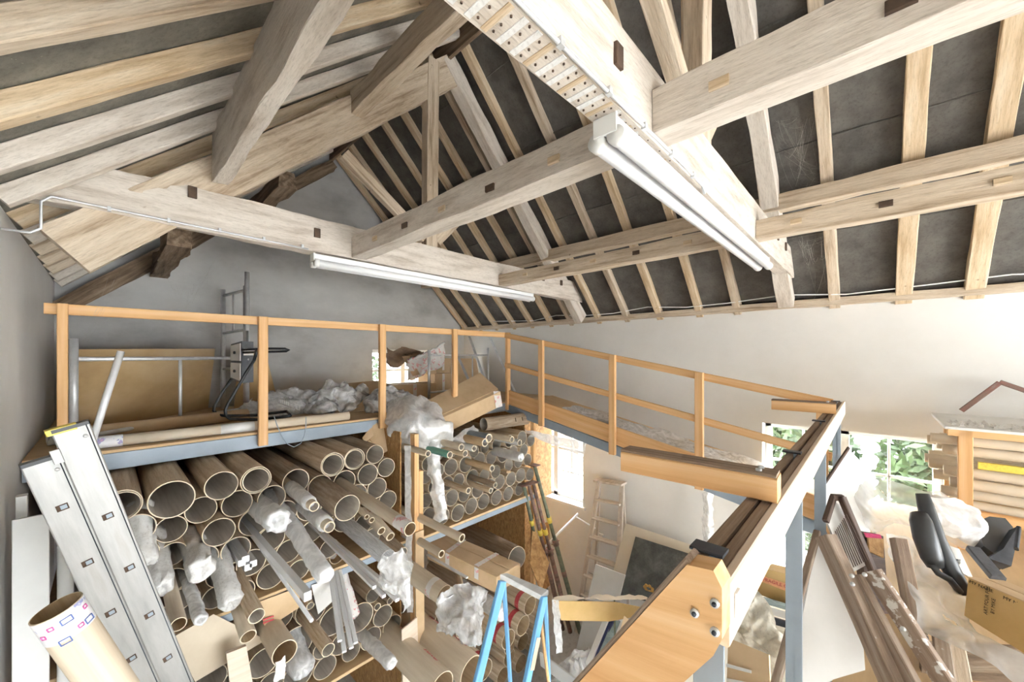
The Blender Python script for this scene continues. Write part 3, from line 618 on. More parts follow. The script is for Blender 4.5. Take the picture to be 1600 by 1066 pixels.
for i, (x, y, sx, sy, sz, lab) in enumerate(((1.45, 5.0, .42, .3, .24, 'left heap of crumpled clear film on the upper deck'), (1.95, 4.75, .4, .28, .3, 'middle and largest heap of crumpled clear film on the deck'), (2.42, 4.35, .36, .28, .26, 'right heap of crumpled clear film beside the hanging box'))):
    o = heap('clear_film_heap', (x, y, ZDK+.002), sx, sy, sz, .1, 'film', None, i+1, 44, 7); tag(o, lab, 'plastic film', 'heaps of film on the deck')
o = slab('cardboard_sheet', [D(538,600,5.2), D(590,594,5.2), D(596,640,4.5), D(520,645,4.5)], .008, 'card'); tag(o, 'flat cardboard sheet propped between the film heaps', 'cardboard')
# boxes near the gable window
def carton(label, top, h, m='card', tapes=True, group='cartons on the upper deck', name='cardboard_box'):
    t = thing(name, label, 'box', V(top[3])-V((0,0,h)), group)
    hexa('carton', top, h, m, t); top = [V(p) for p in top]; n = V((0,0,.003))
    for i in (0, 2):
        j = (i+1) % 4; k = (i+2) % 4; e = (top[(j+1) % 4]-top[j])*.42
        slab('flap', [top[i]+n, top[j]+n, top[j]+e*.97+n*3, top[i]+e*.97+n*3], .004, m, t)
    if tapes:
        a = top[3].lerp(top[0], .5); b = top[2].lerp(top[1], .5); w_ = (top[0]-top[3]).normalized()*.025
        slab('tape', [a-w_+n*6, a+w_+n*6, b+w_+n*6, b-w_+n*6], .001, 'tape', t)
        d = V((0,0,-h*.4)); o_ = ((top[3]-top[0])).normalized()*.004
        q = top[3].lerp(top[2], .5); x = (top[2]-top[3]).normalized()*.03
        slab('tape', [q-x+o_, q+x+o_, q+x+o_+d*2, q-x+o_+d*2], .001, 'tape', t)
    return t
def flat(x, y, z, sx, sy, rot=0):
    c, s = math.cos(rot), math.sin(rot)
    return [V((x+c*a*sx-s*b*sy, y+s*a*sx+c*b*sy, z)) for a, b in ((-.5,.5),(.5,.5),(.5,-.5),(-.5,-.5))]
carton('wide low cardboard box in front of the gable window', flat(3.22, 5.25, ZDK+.24, .75, .4, -.1), .24)
carton('cardboard box standing beside the gable window boxes, taped twice', flat(3.95, 5.6, ZDK+.36, .42, .4, .2), .36)
carton('cardboard box stacked on top beneath the taped paper bundle', flat(3.95, 5.6, ZDK+.62, .38, .36, .3), .25)
o = crumple('torn_paper', [[D(605+14*i, 545+4*math.sin(i*2)+9*j, 6.3+.1*i) for i in range(5)] for j in range(4)], .05, 'brown_paper', None, 4, 6, 2); tag(o, 'torn dark brown paper sticking out above the boxes', 'paper')
o = crumple('taped_paper_bundle', [[D(638+14*i, 562-6*i+11*j, 6.0+.1*j) for i in range(5)] for j in range(4)], .05, 'tape', None, 4, 7, 5, thick=.03); tag(o, 'crumpled bundle of white paper with red printed tape on the boxes', 'paper')
o = slab('cardboard_flap', [D(628,557,6.2), D(640,556,6.2), D(656,585,6.1), D(645,588,6.1)], .006, 'card'); tag(o, 'folded cardboard strip hanging in front of the gable window', 'cardboard')
scaffold('galvanised scaffold frame at the right end of the upper deck', V((3.42, 5.0, ZDK)), V((4.85, 5.2, ZDK)), .76, .82, .022, (.35, .7), (.1, .68))
o = slab('brown_board', [V((4.1, 5.9, ZDK+.62)), V((5.0, 5.7, ZDK+.62)), V((5.0, 5.55, ZDK+.01)), V((4.1, 5.75, ZDK+.01))], .012, 'card'); tag(o, 'flat brown board standing behind the right scaffold frame', 'board')
for px0, py0, px1, py1, lab in ((733,526,764,606,'aluminium pole leaning at the deck corner, leftmost of three'), (706,536,740,605,'aluminium pole leaning nearest the tall boxes'), (764,524,804,606,'aluminium pole leaning beside the corner rail post')):
    o = beam('aluminium_pole', atX(px1, py1+6, 4.95 if px1 > 800 else 4.4), atX(px0, py0, 5.05 if px1 > 800 else 4.62), .05, .02, 'galv', None); tag(o, lab, 'pole', 'poles leaning at the deck corner')
# long taped carton and draped film at the deck corner
lb = thing('long_cardboard_box', 'long cardboard box overhanging the deck corner under milky film', 'box', D(680,682,4.4))
tp = [D(664,632,4.6), D(750,588,5.4), D(782,612,5.12), D(680,658,4.36)]
hexa('carton', tp, .2, 'card', lb)
slab('flap', [tp[0]+V((0,0,.03)), tp[1]+V((0,0,.05)), tp[2].lerp(tp[1], .1)+V((0,0,.012)), tp[3].lerp(tp[0], .1)+V((0,0,.012))], .006, 'card', lb)
e = tp[2]; slab('tape', [e+V((-.12,.035,.006)), e+V((.006,-.01,.006)), e+V((.006,-.01,-.2)), e+V((-.12,-.06,-.2))], .002, 'tape', lb)
ce = thing('cardboard_box_end', 'torn open end of a cardboard box hanging beside the rack post', 'box', D(600,709,4.1))
slab('panel', [D(604,652,4.15), D(580,667,4.1), D(577,686,4.05), D(598,709,4.05), D(621,697,4.1)], .006, 'card', ce)
slab('flap', [D(580,667,4.1), D(566,684,4.0), D(571,692,4.0), D(584,680,4.05)], .006, 'card', ce); slab('flap', [D(577,686,4.05), D(570,697,4.0), D(592,712,4.0), D(598,709,4.05)], .006, 'card', ce)
o = crumple('milky_film', [[D(606,628,4.4), D(640,618,4.4), D(668,626,4.4), D(690,640,4.4)], [D(602,662,4.05), D(632,655,3.9), D(664,662,3.95), D(704,664,4.1)], [D(612,690,4.02), D(640,694,3.95), D(668,695,4.0), D(706,688,4.1)], [D(640,703,4.02), D(655,706,4.0), D(676,706,4.02), D(716,696,4.12)]], .045, 'film_white', None, 8, 6, 4); tag(o, 'milky plastic film bunched over the corner box', 'plastic film')
o = crumple('film_strip', [[D(662+2*i, 690+14*i, 4.0-.01*i), D(674+2*i, 690+14*i, 3.97-.01*i), D(686+1.5*i, 688+14*i, 4.0-.01*i)] for i in range(10)], .025, 'film_white', None, 5, 8, 6); tag(o, 'long milky film strip hanging in front of the right rack', 'plastic film')
o = crumple('film_strip', [[D(631+.6*i, 697+29*i, 3.72), D(641+.8*math.sin(i)+.5*i, 697+29*i, 3.7)] for i in range(10)], .012, 'film_white', None, 5, 8, 9); tag(o, 'narrow white film strip hanging down the rack post', 'plastic film')
o = crumple('film_scrap', [[D(700,690,4.2), D(722,676,4.3), D(740,664,4.4)], [D(712,700,4.2), D(732,690,4.3), D(748,672,4.4)]], .03, 'film', None, 6, 8, 11); tag(o, 'scrap of clear film below the corner box', 'plastic film')
o = crumple('paper_sheet', [[D(820,672,5.2), D(860,680,5.0), D(918,690,4.8)], [D(824,682,5.2), D(862,694,5.0), D(912,716,4.75)]], .02, 'film_white', None, 5, 7, 12); tag(o, 'pale sheet hanging out under the ramp edge', 'plastic film')
# ================================================================== TUBES IN THE RACKS
Y1 = 3.40
ORD = ['first','second','third','fourth','fifth','sixth','seventh','eighth','ninth','tenth']
LBL1 = 'open cardboard tube in the honeycomb stack of the left rack bay'; G1 = 'tubes stacked in the left rack bay'
up1 = [(198,772,50,1),(277,769,59,0),(345,755,46,0),(391,740,44,1),(518,716,38,1),(554,709,34,1),(584,704,30,0),
 (187,818,43,2),(242,812,48,0),(309,794,43,0),(366,780,43,0),(414,769,41,0),(460,761,40,0),(499,750,37,0),(536,742,36,0),(571,735,34,0),(602,729,30,0),
 (232,846,40,0),(277,834,42,0),(335,822,45,0),(391,811,44,0),(437,794,40,0),(480,786,38,0),(556,761,33,0),(588,761,33,0),(606,782,31,0),(539,812,35,0),
 (256,876,38,0),(307,868,44,0),(363,850,42,0),(389,879,42,0),(349,892,38,0),(411,906,42,0),(417,839,40,0),(444,863,37,0),(464,882,32,0),(484,886,26,0),(510,865,30,0),(525,873,22,2),
 (492,819,34,0),(507,803,30,0),(564,819,30,0),(580,838,28,0),(204,882,38,0),(232,908,38,0),(283,905,38,0),(325,925,36,0),(374,915,34,0)]
def relax(items, x0, x1, zmin, zmax, it=120):
    """stack of round tubes: push overlapping ones apart, then trim radii so that none intersect"""
    c = [[p.x, p.z, r] for p, r in items]
    for _ in range(it):
        for i in range(len(c)):
            for j in range(i):
                dx, dz = c[i][0]-c[j][0], c[i][1]-c[j][1]; d = math.hypot(dx, dz) or 1e-4; o = c[i][2]+c[j][2]-d
                if o > 0:
                    k = o*.25/d
                    c[i][0] += dx*k; c[i][1] += dz*k; c[j][0] -= dx*k; c[j][1] -= dz*k
            c[i][0] = min(max(c[i][0], x0+c[i][2]), x1-c[i][2]); c[i][1] = min(max(c[i][1], zmin+c[i][2]), zmax-c[i][2])
    for _ in range(3):
        for i in range(len(c)):
            for j in range(i):
                d = math.hypot(c[i][0]-c[j][0], c[i][1]-c[j][1]); t = c[i][2]+c[j][2]
                if t > d: c[i][2] *= d/t*.999; c[j][2] *= d/t*.999
    return [(V((x, p.y, z)), r) for (x, z, r), (p, _) in zip(c, items)]
EXTRA = [(165,862,42,0),(158,905,42,0),(196,930,40,0),(180,968,42,0),(222,955,40,0),(262,945,36,0),(215,988,40,0),(300,948,30,0),(255,975,38,0)]
up1 = up1+EXTRA
its = []
for (x, y, h, k) in up1:
    P = atY(x, y, Y1+random.uniform(-.03, .05)-(.06 if y < 775 else 0)); its.append((P, rad(h, P)*.97))
its = relax(its, -.29, 2.03, CZ+ZSH+.002, CZ+ZD-.16)
for i, (x, y, h, k) in enumerate(up1):
    P, r = its[i]
    kd = (K1 if (i in (11,12,13,14,15) or random.random() < .25) else K0) if k != 2 else K2
    lab = LBL1
    if i < 7: lab = '%s cardboard tube from the left in the top row under the deck' % ORD[i]
    elif i < 17: lab = '%s cardboard tube from the left in the second row under the deck' % ORD[i-7]
    tube('cardboard_tube', P, r, 1.9+random.uniform(-.1,.2), lab, G1, kd, .055)
    if k == 1:
        P2 = P+V((r*.05, .02, -r*.06)); tube('cardboard_tube', P2, r*.885, 1.85, 'thinner tube nested inside the %s tube of the top row under the deck' % ORD[i], 'nested tubes in the left rack bay', kd, .07)
LBL2 = 'cardboard tube in the lower stack beneath the left shelf'; G2 = 'tubes stacked below the left shelf'
low1 = [(465,1016,54,0),(495,962,48,0),(514,988,48,0),(565,976,46,0),(578,940,24,0),(591,990,34,0),(554,1014,30,0),(569,1040,36,0),(407,1040,46,0),(439,1062,40,0),(485,1043,46,0),(523,1056,36,0),(525,1027,30,0),(330,1062,44,0),(440,966,34,0),(598,966,12,0),(588,963,12,0),(586,1039,12,0),(370,1064,40,0),(548,1062,34,0),(595,1064,34,0)]
its = []
for (x, y, h, k) in low1:
    P = atY(x, y, Y1+random.uniform(0, .06)); its.append((P, rad(h, P)*.95))
its = relax(its, -.29, 2.03, CZ-2.768, CZ+ZSH-.09)
for i, (x, y, h, k) in enumerate(low1):
    P, r = its[i]
    tube('cardboard_tube', P, r, 1.9, LBL2, G2, K0 if i % 3 else K1, .05 if h > 20 else .2)
LBL3 = 'cardboard tube in the honeycomb stack of the right rack bay'; G3 = 'tubes stacked in the right rack bay'
up2 = [(703,732,27),(728,726,27),(749,718,24),(767,714,23),(786,711,24),(802,706,21),(819,702,20),(816,685,23),(836,688,19),(776,695,20),(758,701,18),(716,750,23),(738,746,26),(757,743,22),(775,738,21),(795,727,20),(811,725,20),(826,718,19),(818,742,23),(802,748,23),(785,753,24),(767,758,22),(747,766,26),(726,774,24),(705,780,27),(695,756,24),(687,735,22),(692,807,26),(715,800,27),(736,792,26),(757,784,25),(775,777,24),(794,771,23),(660,752,22),(657,776,24),(672,765,24),(683,783,24),(668,730,24),(670,805,24),(834,738,20),(812,765,21),(686,709,22),(703,706,22),(741,706,20),(796,690,20)]
its = []
for (x, y, h) in up2:
    P = atY(x, y, 3.34+random.uniform(-.01, .05)); its.append((P, rad(h, P)*.97))
its = relax(its, 2.2, 3.97, CZ+ZSH+.002, CZ-.79)
for i, (x, y, h) in enumerate(up2):
    P, r = its[i]
    lab = LBL3 if not 27 <= i <= 32 else '%s cardboard tube from the left resting on the right rack shelf' % ORD[i-27]
    tube('cardboard_tube', P, r, 1.9, lab, G3, K1 if random.random() < .3 else K0, .05)
def protrude(end, back, plane=Y1): 
    X0 = atY(*back, plane).x; E = atX(*end, X0); B = atY(*back, plane); return E, (B-E).normalized(), (B-E).length
small2 = [(703,711,11,'green','green paint-coated narrow tube poking out of the right rack'),(721,699,11,'card_pale','pale narrow tube poking out beside the green one'),(727,709,11,'tube_out','brown narrow tube just right of the green one'),(741,701,10,'white','whitish narrow tube poking out of the right rack'),(758,692,13,'card','tan narrow tube under the blue-grey one'),(764,685,14,'steel_blue','blue-grey narrow tube lying on the right stack'),(800,687,10,'card_pale','long pale narrow tube lying on the right stack'),(812,692,10,'film_white','white-tipped narrow tube at the right of the stack'),(669,709,10,'card_pale','narrow tube right behind the hanging film strip'),(769,732,11,'card','tan tube poking out of the middle of the right stack'),(732,767,10,'tube_out','grey-brown narrow tube with a curl of film above it'),(774,758,9,'tube_dark','dark narrow tube poking out low in the right stack'),(767,767,9,'tube_out','narrow tube directly below the dark one in the right stack')]
for x, y, h, m, lab in small2:
    P = atY(x, y, 3.02); r = rad(h, P); tube('narrow_tube', P, r, .42, lab, 'narrow tubes of the right rack', (m, 'tube_in', 'rim'), .22)
P = atY(815,715,2.95); roll('silver_roll', P, rad(15, P), .45, 'galv', 'silver foil roll end poking out of the right rack', lump=.05)
o = beam('wooden_batten', atY(795,738,2.95), atY(786,734,3.36), .05, .022, 'card', None); tag(o, 'flat brown batten poking out of the right stack', 'batten')
P = atY(792,657,3.5); tube('printed_tube', V((4.05, 3.55, CZ-.87)), .085, .75, 'dark brown printed tube lying across the top of the right stack', None, K1, .06, (-1,.1,0))
t = bpy.data.objects['printed_tube']
for i in range(3): 
    q = V((3.98-.12*i, 3.452+.012*i, CZ-.82)); rod('print_line', [q, q+V((0,-.014,-.05))], .006, 'ink', t, 6)
# protruding tubes and rolls of the left bay
pr = [((543,794),(503,765),40,'wide printed tube jutting far out of the left bay',K1,.05),((641,827),(540,760),21,'long pale tube with a taped end jutting past the post',K3,.1),((596,830),(575,808),13,'narrow tube beside the long pale tube, upper of a pair',K3,.22),((610,839),(590,815),14,'narrow tube beside the long pale tube, lower of a pair',K3,.22),((573,808),(560,795),8,'thinnest tube above the narrow pair',K3,.25),((581,813),(566,800),9,'thin tube touching the thinnest one',K3,.25),((629,864),(600,838),17,'old mottled tube end close to the rack post',K1,.1),
 ((279,976),(262,905),21,'pale tube pointing down behind the ladder, with a white band',K3,.12),((401,963),(372,905),23,'brown tube jutting out above the cardboard sheet',K0,.12),((388,995),(362,915),22,'pale brown tube jutting out lowest above the cardboard sheet',K3,.12),((513,1016),(478,967),20,'brown tube with a small paper label in the lower stack',K0,.12),((485,947),(475,930),12,'short brown tube just under the shelf edge',K0,.15)]
for end, back, h, lab, kd, th in pr:
    E, d, L = protrude(end, back); r = rad(h, E); o = tube('cardboard_tube', E, r, L+.12, lab, None, kd, th, d)
    if h in (21, 40) and kd is K3:
        pass
E, d, L = protrude((641,827),(540,760)); r = rad(21, E)
rod('taped_end', [E+d*.005, E+d*.16], r*1.02, 'tape', bpy.data.objects[[o.name for o in COL.objects if o.get('label','').startswith('long pale tube with a taped')][0]], 18, close=True)
E, d, L = protrude((606,872),(548,825)); tube('clear_tube', E, rad(25, E), L+.6, 'translucent plastic tube jutting out of the left bay', None, ('film','film','film_white'), .05, d)
for end, back, h, m, lab in (((491,792),(456,762),16,'film_white','pale film-wrapped core coming out of a tube, upper one'),((515,824),(474,790),18,'film_white','pale film-wrapped core coming out of a tube, lower one')):
    E, d, L = protrude(end, back); r = rad(h, E); t = tube('wrapped_core', E, r*.95, L+.8, lab, 'film-wrapped cores', ('card_pale','tube_in','rim'), .18, d)
    roll('film_wrap', E+d*.07, r*1.35, L*.9, 'film_white', None, parent=t, dirv=d, lump=.1, seed=h, twist=False)
for i, (end, back, h, m, lab) in enumerate((((252,922),(246,876),34,'paper','white wrapped roll drooping behind the aluminium ladder'),((224,886),(222,848),34,'paper','white wrapped roll highest behind the aluminium ladder'),((316,894),(307,866),36,'paper','stubby roll with a folded white paper end'),((362,946),(346,886),30,'paper','long roll with crumpled white paper end beside brown tube'),((314,971),(292,906),18,'film','tube bagged in clear film near the cardboard sheet'),((510,902),(438,796),27,'film_white','long film-wrapped roll slanting out of the left bay'),((436,815),(410,795),36,'film_white','short bunched film-wrapped roll in the left bay'),((613,1038),(572,998),20,'film_white','film-wrapped roll with loose ends in the lower stack'),((474,1052),(466,1030),34,'film','yellowish film-wrapped roll at the bottom of the left rack'),((550,968),(535,915),24,'tape','roll wrapped in printed white tape under the shelf'))):
    E, d, L = protrude(end, back); roll('wrapped_roll', E, rad(h, E), L+.28, m, lab, dirv=d, lump=.26, seed=i*2.3)
# metal profiles
def profile(label, pts, w_, h_, grp, m='white_metal'):
    E, B = pts; o = beam('metal_profile', E, E+(B-E).normalized()*((B-E).length+.8), w_, h_, m, None, 0, .002); tag(o, label, 'metal profile', grp)
E, d, L = protrude((481,932),(400,838)); profile('thick square white profile slanting down from the left bay', (E, E+d*L), .04, .05, 'white profiles of the left bay')
E, d, L = protrude((487,970),(398,843)); o = rod('metal_tube', [E, E+d*(L+.6)], .011, 'white_metal', None, 10); tag(o, 'thin round white tube beside the thick square profile', 'metal tube')
for end, lab in (((585,918),'lowest of the white profiles fanned below the clear tube'),((600,932),'second lowest white profile fanned below the clear tube'),((621,938),'longest white profile fanned below the clear tube'),((605,915),'topmost white profile fanned below the clear tube')):
    E, d, L = protrude(end, (503+(end[0]-585)*.35, 837+(end[1]-918)*.2)); profile(lab, (E, E+d*L), .028, .022, 'white profiles below the clear tube')
for (ex, ey), (bx, by), lab in (((531,1002),(517,903),'left one of the steep metal profiles below the shelf'),((538,1019),(522,903),'second of the steep metal profiles below the shelf'),((549,1013),(527,901),'third of the steep metal profiles below the shelf'),((556,1005),(533,900),'right one of the steep metal profiles below the shelf')):
    E = D(ex, ey, 2.75); B = D(bx, by, 3.25); o = beam('metal_profile', E, B+(B-E)*.1, .03, .02, 'white_metal'); tag(o, lab, 'metal profile', 'steep profiles below the shelf')
for i, (x, y) in enumerate(((378,880),(388,887),(396,881),(384,874))):
    P = atY(x, y, 3.3); o = beam('square_profile', P, P+V((0,1.2,0)), .045, .045, 'white_metal'); tag(o, ['leftmost','lowest','rightmost','topmost'][i]+' of four white square profile ends inside one tube', 'metal profile', 'square profiles inside one tube')
o = crumple('clear_film', [[D(600,870,2.58), D(625,862,2.58), D(645,880,2.6)], [D(592,900,2.58), D(620,905,2.55), D(643,915,2.58)], [D(600,925,2.58), D(625,945,2.55), D(632,965,2.58)]], .04, 'film', None, 8, 8, 21); tag(o, 'ragged clear film hanging under the white profiles', 'plastic film')
# torn tube, boards and cartons under the left shelf
E = atY(445,1020,3.0); tt = tube('torn_tube', E, rad(36, E), .5, 'pale tube with torn paper on its end in the lower stack', None, K3, .07)
crumple('torn_paper', [[E+V((-.06+.03*i, -.01, -.02-.05*j)) for i in range(3)] for j in range(4)], .015, 'paper', tt, 4, 12, 4)
o = slab('cardboard_sheet', [atY(270,996,3.26), atY(334,960,3.3), atY(416,1000,3.3), atY(305,1066,3.22)], .008, 'card_pale'); tag(o, 'big flat cardboard sheet leaning under the left shelf', 'cardboard')
t = thing('flat_carton', 'flattened carton with red stripes just under the shelf edge', 'cardboard', atY(430,975,3.32))
slab('board', [atY(402,942,3.34), atY(466,918,3.34), atY(470,948,3.31), atY(415,984,3.3)], .01, 'card', t)
for k in range(2): slab('red_stripe', [atY(411,968+5*k,3.296), atY(428,962+5*k,3.302), atY(428,964+5*k,3.302), atY(411,970.5+5*k,3.296)], .001, 'red', t)
o = slab('grey_board', [atY(487,915,3.34), atY(516,905,3.34), atY(520,940,3.3), atY(497,960,3.3)], .01, 'panel'); tag(o, 'small grey board standing under the shelf by the profiles', 'board')
o = slab('plank', [atY(354,1022,3.1), atY(385,1010,3.1), atY(398,1085,3.1), atY(362,1095,3.1)], .03, 'pine_pale'); tag(o, 'pale upright plank below the cardboard sheet', 'plank')
o = beam('plank', atY(655,830,3.27), atY(657,1140,3.27), .1, .02, 'card', None, up=(0,1,0)); tag(o, 'tall cardboard strip standing against the rack post', 'cardboard')
o = slab('plywood_offcut', [atY(628,985,3.2), atY(652,965,3.2), atY(656,1100,3.2), atY(630,1100,3.2)], .015, 'pine_pale'); tag(o, 'pale pointed plywood offcut leaning at the rack post', 'board')
# lower right bay
YL = 3.25
low2 = [(826,952,29),(813,982,31),(792,1000,30),(768,1027,32),(800,1014,25),(822,997,27),(835,970,27),(854,955,25),(852,1000,25),(810,1030,25),(832,1036,26),(775,1046,25),(790,1060,26),(690,966,26),(700,990,28),(850,1030,25),(838,1008,24),(722,985,26),(745,1000,28),(715,1015,28),(806,948,26),(860,980,24)]
its = []
for i, (x, y, h) in enumerate(low2):
    P = atY(x, y, YL+random.uniform(-.1, .1)-(.25 if i < 4 else 0)); its.append((P, rad(h, P)*.96))
its = relax(its, 2.2, 3.97, .002, CZ-1.95)
for i, (x, y, h) in enumerate(low2):
    P, r = its[i]
    o = tube('cardboard_tube', P, r, 1.8, 'brown open tube piled on the floor of the right rack bay', 'tubes piled low in the right bay', K2, .05)
    if i in (0,1,2,3): rod('printed_band', [P+V((0,.1,0)), P+V((0,.16,0))], r*1.012, 'red', o, 20, close=True)
for (x, y, h), lab in (((737,1050,46), 'largest pale tube with red printing at the bottom of the right bay'), ((690,1075,46), 'pale tube with red printing cut by the lower picture edge')):
    P = atY(x, y, 2.65); o = tube('printed_tube', P, rad(h, P), 1.6, lab, None, K3, .06, (-.03,1,.03))
    for k in (.15, .55): 
        m_, _ = frame(P, P+V((-.03,1,.03))); text('red_print', 'FRAGILE', .05, m_@Matrix.Translation(V((k, -rad(h,P)*.62, rad(h,P)*.82)))@Matrix.Rotation(.64,4,'X'), 'red', o)
P = atY(694,930,2.8); o = tube('taped_tube', P, rad(30, P), .9, 'taped pale tube with brown inside jutting beside the post', None, K3, .06, (-.1,1,.1)); rod('tape', [P+V((-.01,.1,.01)), P+V((-.016,.16,.016))], rad(30,P)*1.015, 'tape', o, 20, close=True)
P = D(727,950,3.3); tube('cardboard_tube', P, rad(11, P), .6, 'slim brown tube pointing down over the bubble wrap', None, K2, .15, D(716,900,3.9)-P)
P = atY(722,841,2.7); tube('paper_tube', P, rad(13, P), 1.1, 'slim pale paper tube jutting over the long box', None, K3, .25, (-.1,1,.05))
P = atY(690,866,2.9); tube('paper_tube', P, rad(12, P), 1.0, 'slim pale tube just left of the long box', None, K3, .25)
E = atY(730,903,2.75); B = atY(668,867,3.35); o = beam('metal_profile', E, B, .03, .015, 'white_metal'); tag(o, 'thin white profile lying beside the long box', 'metal profile')
P = atY(787,960,2.85); roll('white_roll', P, rad(25, P), .7, 'film_white', 'white plastic roll with a hollow end among the floor tubes', lump=.04)
P = atY(808,872,3.1); o = tube('printed_tube', P, rad(34, P), 1.7, 'dark printed tube lying behind the long cardboard box', None, K1, .05, atY(712,822,4.6)-P)
lc = thing('long_carton', 'long taped cardboard box jutting out of the lower right bay', 'box', atY(770,930,3.0))
tp = [atY(690,830,3.9), atY(813,882,3.02), atY(776,902,2.82), atY(668,850,3.6)]
hexa('carton', tp, .17, 'card', lc)
slab('flap', [tp[0]+V((0,0,.006)), tp[1]+V((0,0,.006)), tp[1].lerp(tp[2], .48)+V((0,0,.012)), tp[0].lerp(tp[3], .48)+V((0,0,.012))], .004, 'card', lc)
for k in (.3, .72):
    a = tp[3].lerp(tp[2], k); b = tp[0].lerp(tp[1], k); x = (tp[2]-tp[3]).normalized()*.025; n = V((0,0,.016))
    slab('tape', [a-x+n, a+x+n, b+x+n, b-x+n], .001, 'tape', lc); s_ = V((-.004,-.006,0)); slab('tape', [a-x+s_, a+x+s_, a+x+s_-V((0,0,.12)), a-x+s_-V((0,0,.12))], .001, 'tape', lc)
o = crumple('bubble_wrap', [[D(692,925,3.2), D(715,915,3.3), D(750,918,3.4), D(765,930,3.4)], [D(684,960,3.1), D(712,955,3.1), D(735,960,3.15), D(755,955,3.3)], [D(682,985,3.05), D(712,985,3.0), D(740,990,3.0), D(750,985,3.2)], [D(715,992,3.0), D(728,1005,2.95), D(742,1012,2.95), D(752,1000,3.1)]], .04, 'film', None, 8, 9, 31); tag(o, 'sheet of bubble wrap draped over the floor tubes', 'plastic film')
# ================================================================== LEFT WALL
# two-section aluminium extension ladder leaning by the left wall
el = thing('extension_ladder', 'grubby aluminium extension ladder leaning at the left wall', 'ladder', W(.7, 3.1, -3.9))
T = D(85, 690, 1.6); Bt = D(250, 1066, 2.0); tv = (Bt-T).normalized(); vw = ray(150, 850).normalized()
wv = tv.cross(vw).normalized()
if wv.dot(V((cT, -sT, 0))) < 0: wv = -wv
nv = wv.cross(tv).normalized()
if nv.dot(vw) < 0: nv = -nv            # away from the camera
fv = ray(100, 720).normalized()
LL = (CZ-.0+ (T.z-CZ))/abs(tv.z)
def lad(s0, s1, woff, noff, first, w_=.112):
    for far in (0, .3):
        a = T+tv*s0+wv*woff+nv*noff+fv*far; b = T+tv*s1+wv*woff+nv*noff+fv*far
        st = beam('stile', a, b, .028, w_, 'alu', el, 0, .004, wv)
        cp = beam('stile_cap', a-tv*.012, a+tv*.003, .032, w_*1.03, 'black_pl', el, 0, .004, wv)
        if far == 0:
            rod('rivet', [a+tv*.05+wv*.03-nv*.014, a+tv*.05+wv*.03-nv*.018], .008, 'galv', st, 10)
            rod('edge_groove', [a+wv*(w_*.5-.012)-nv*.0145, b+wv*(w_*.5-.012)-nv*.0145], .0022, 'steel_dark', st, 6)
    s = first
    while s < s1-.05:
        c = T+tv*s+wv*woff+nv*noff
        rod('rung', [c-nv*.01, c+fv*.3], .015, 'alu', el, 10)
        beam('rung_socket', c-tv*.014-nv*.0135, c+tv*.014-nv*.0135, .006, .036, 'knot', el, 0, .002, wv)
        beam('rung_end', c-tv*.010-nv*.016+wv*.004, c+tv*.008-nv*.016+wv*.004, .004, .02, 'steel_blue', el, 0, .001, wv)
        s += .295
lad(.07, min(LL-.25, 3.4), -.053, .012, .29); lad(-.04, LL-.3, .056, -.0, .405)
beam('guide_bracket', T+wv*-.01+tv*.03-nv*.02, T+wv*-.01+tv*.09-nv*.02, .01, .03, 'alu', el, 0, .002, wv)
beam('yellow_pad', T-tv*.055+wv*.03, T-tv*.03+wv*.03, .03, .09, 'yellow', el, 0, .003, wv)
# cardboard tube with printed wrap
E = D(88, 950, 1.15); ax = V((.125, .01, -.35)).normalized(); r = .056
ct = tube('wrapped_cardboard_tube', E, r, 3.2, 'fat cardboard tube with printed tape around its top in the left foreground', None, ('card_pale','tube_in_b','rim'), .05, ax)
rod('tape_band', [E+ax*.002, E+ax*.085], r*1.012, 'tape_blue', ct, 28, close=True)
mv = (C0-E); mv = (mv-ax*mv.dot(ax)).normalized(); sv = ax.cross(mv)
for i, (k, ph, m) in enumerate(((.028,-.05,'ink_b'),(.03,.55,'ink_p'),(.07,-.75,'ink_b'),(.068,-.35,'ink_p'),(.085,.35,'ink_b'),(.05,1.0,'ink_p'),(.03,-.9,'ink_p'))):
    n_ = mv*math.cos(ph)+sv*math.sin(ph); t_ = ax.cross(n_); p = E+ax*k+n_*r*1.025
    s1, s2 = (.012, .008) if m == 'ink_b' else (.006, .005); k *= .8
    for a, b in (((-1,-1),(1,-1)),((1,-1),(1,1)),((1,1),(-1,1)),((-1,1),(-1,-1))):
        rod('printed_mark', [p+t_*s1*a[0]+ax*s2*a[1], p+t_*s1*b[0]+ax*s2*b[1]], .0016, m, ct, 5)
o = rod('white_pipe', [W(-.16, 3.28, -3.9), W(-.16, 3.28, -1.05)], .032, 'white', None, 16); tag(o, 'white plastic pipe standing at the left wall behind the ladder', 'pipe')
o = box('white_board', W(-.34, 3.24, -3.9), W(-.215, 3.26, -.85), 'white'); tag(o, 'narrow white board standing in the left corner of the racks', 'board')
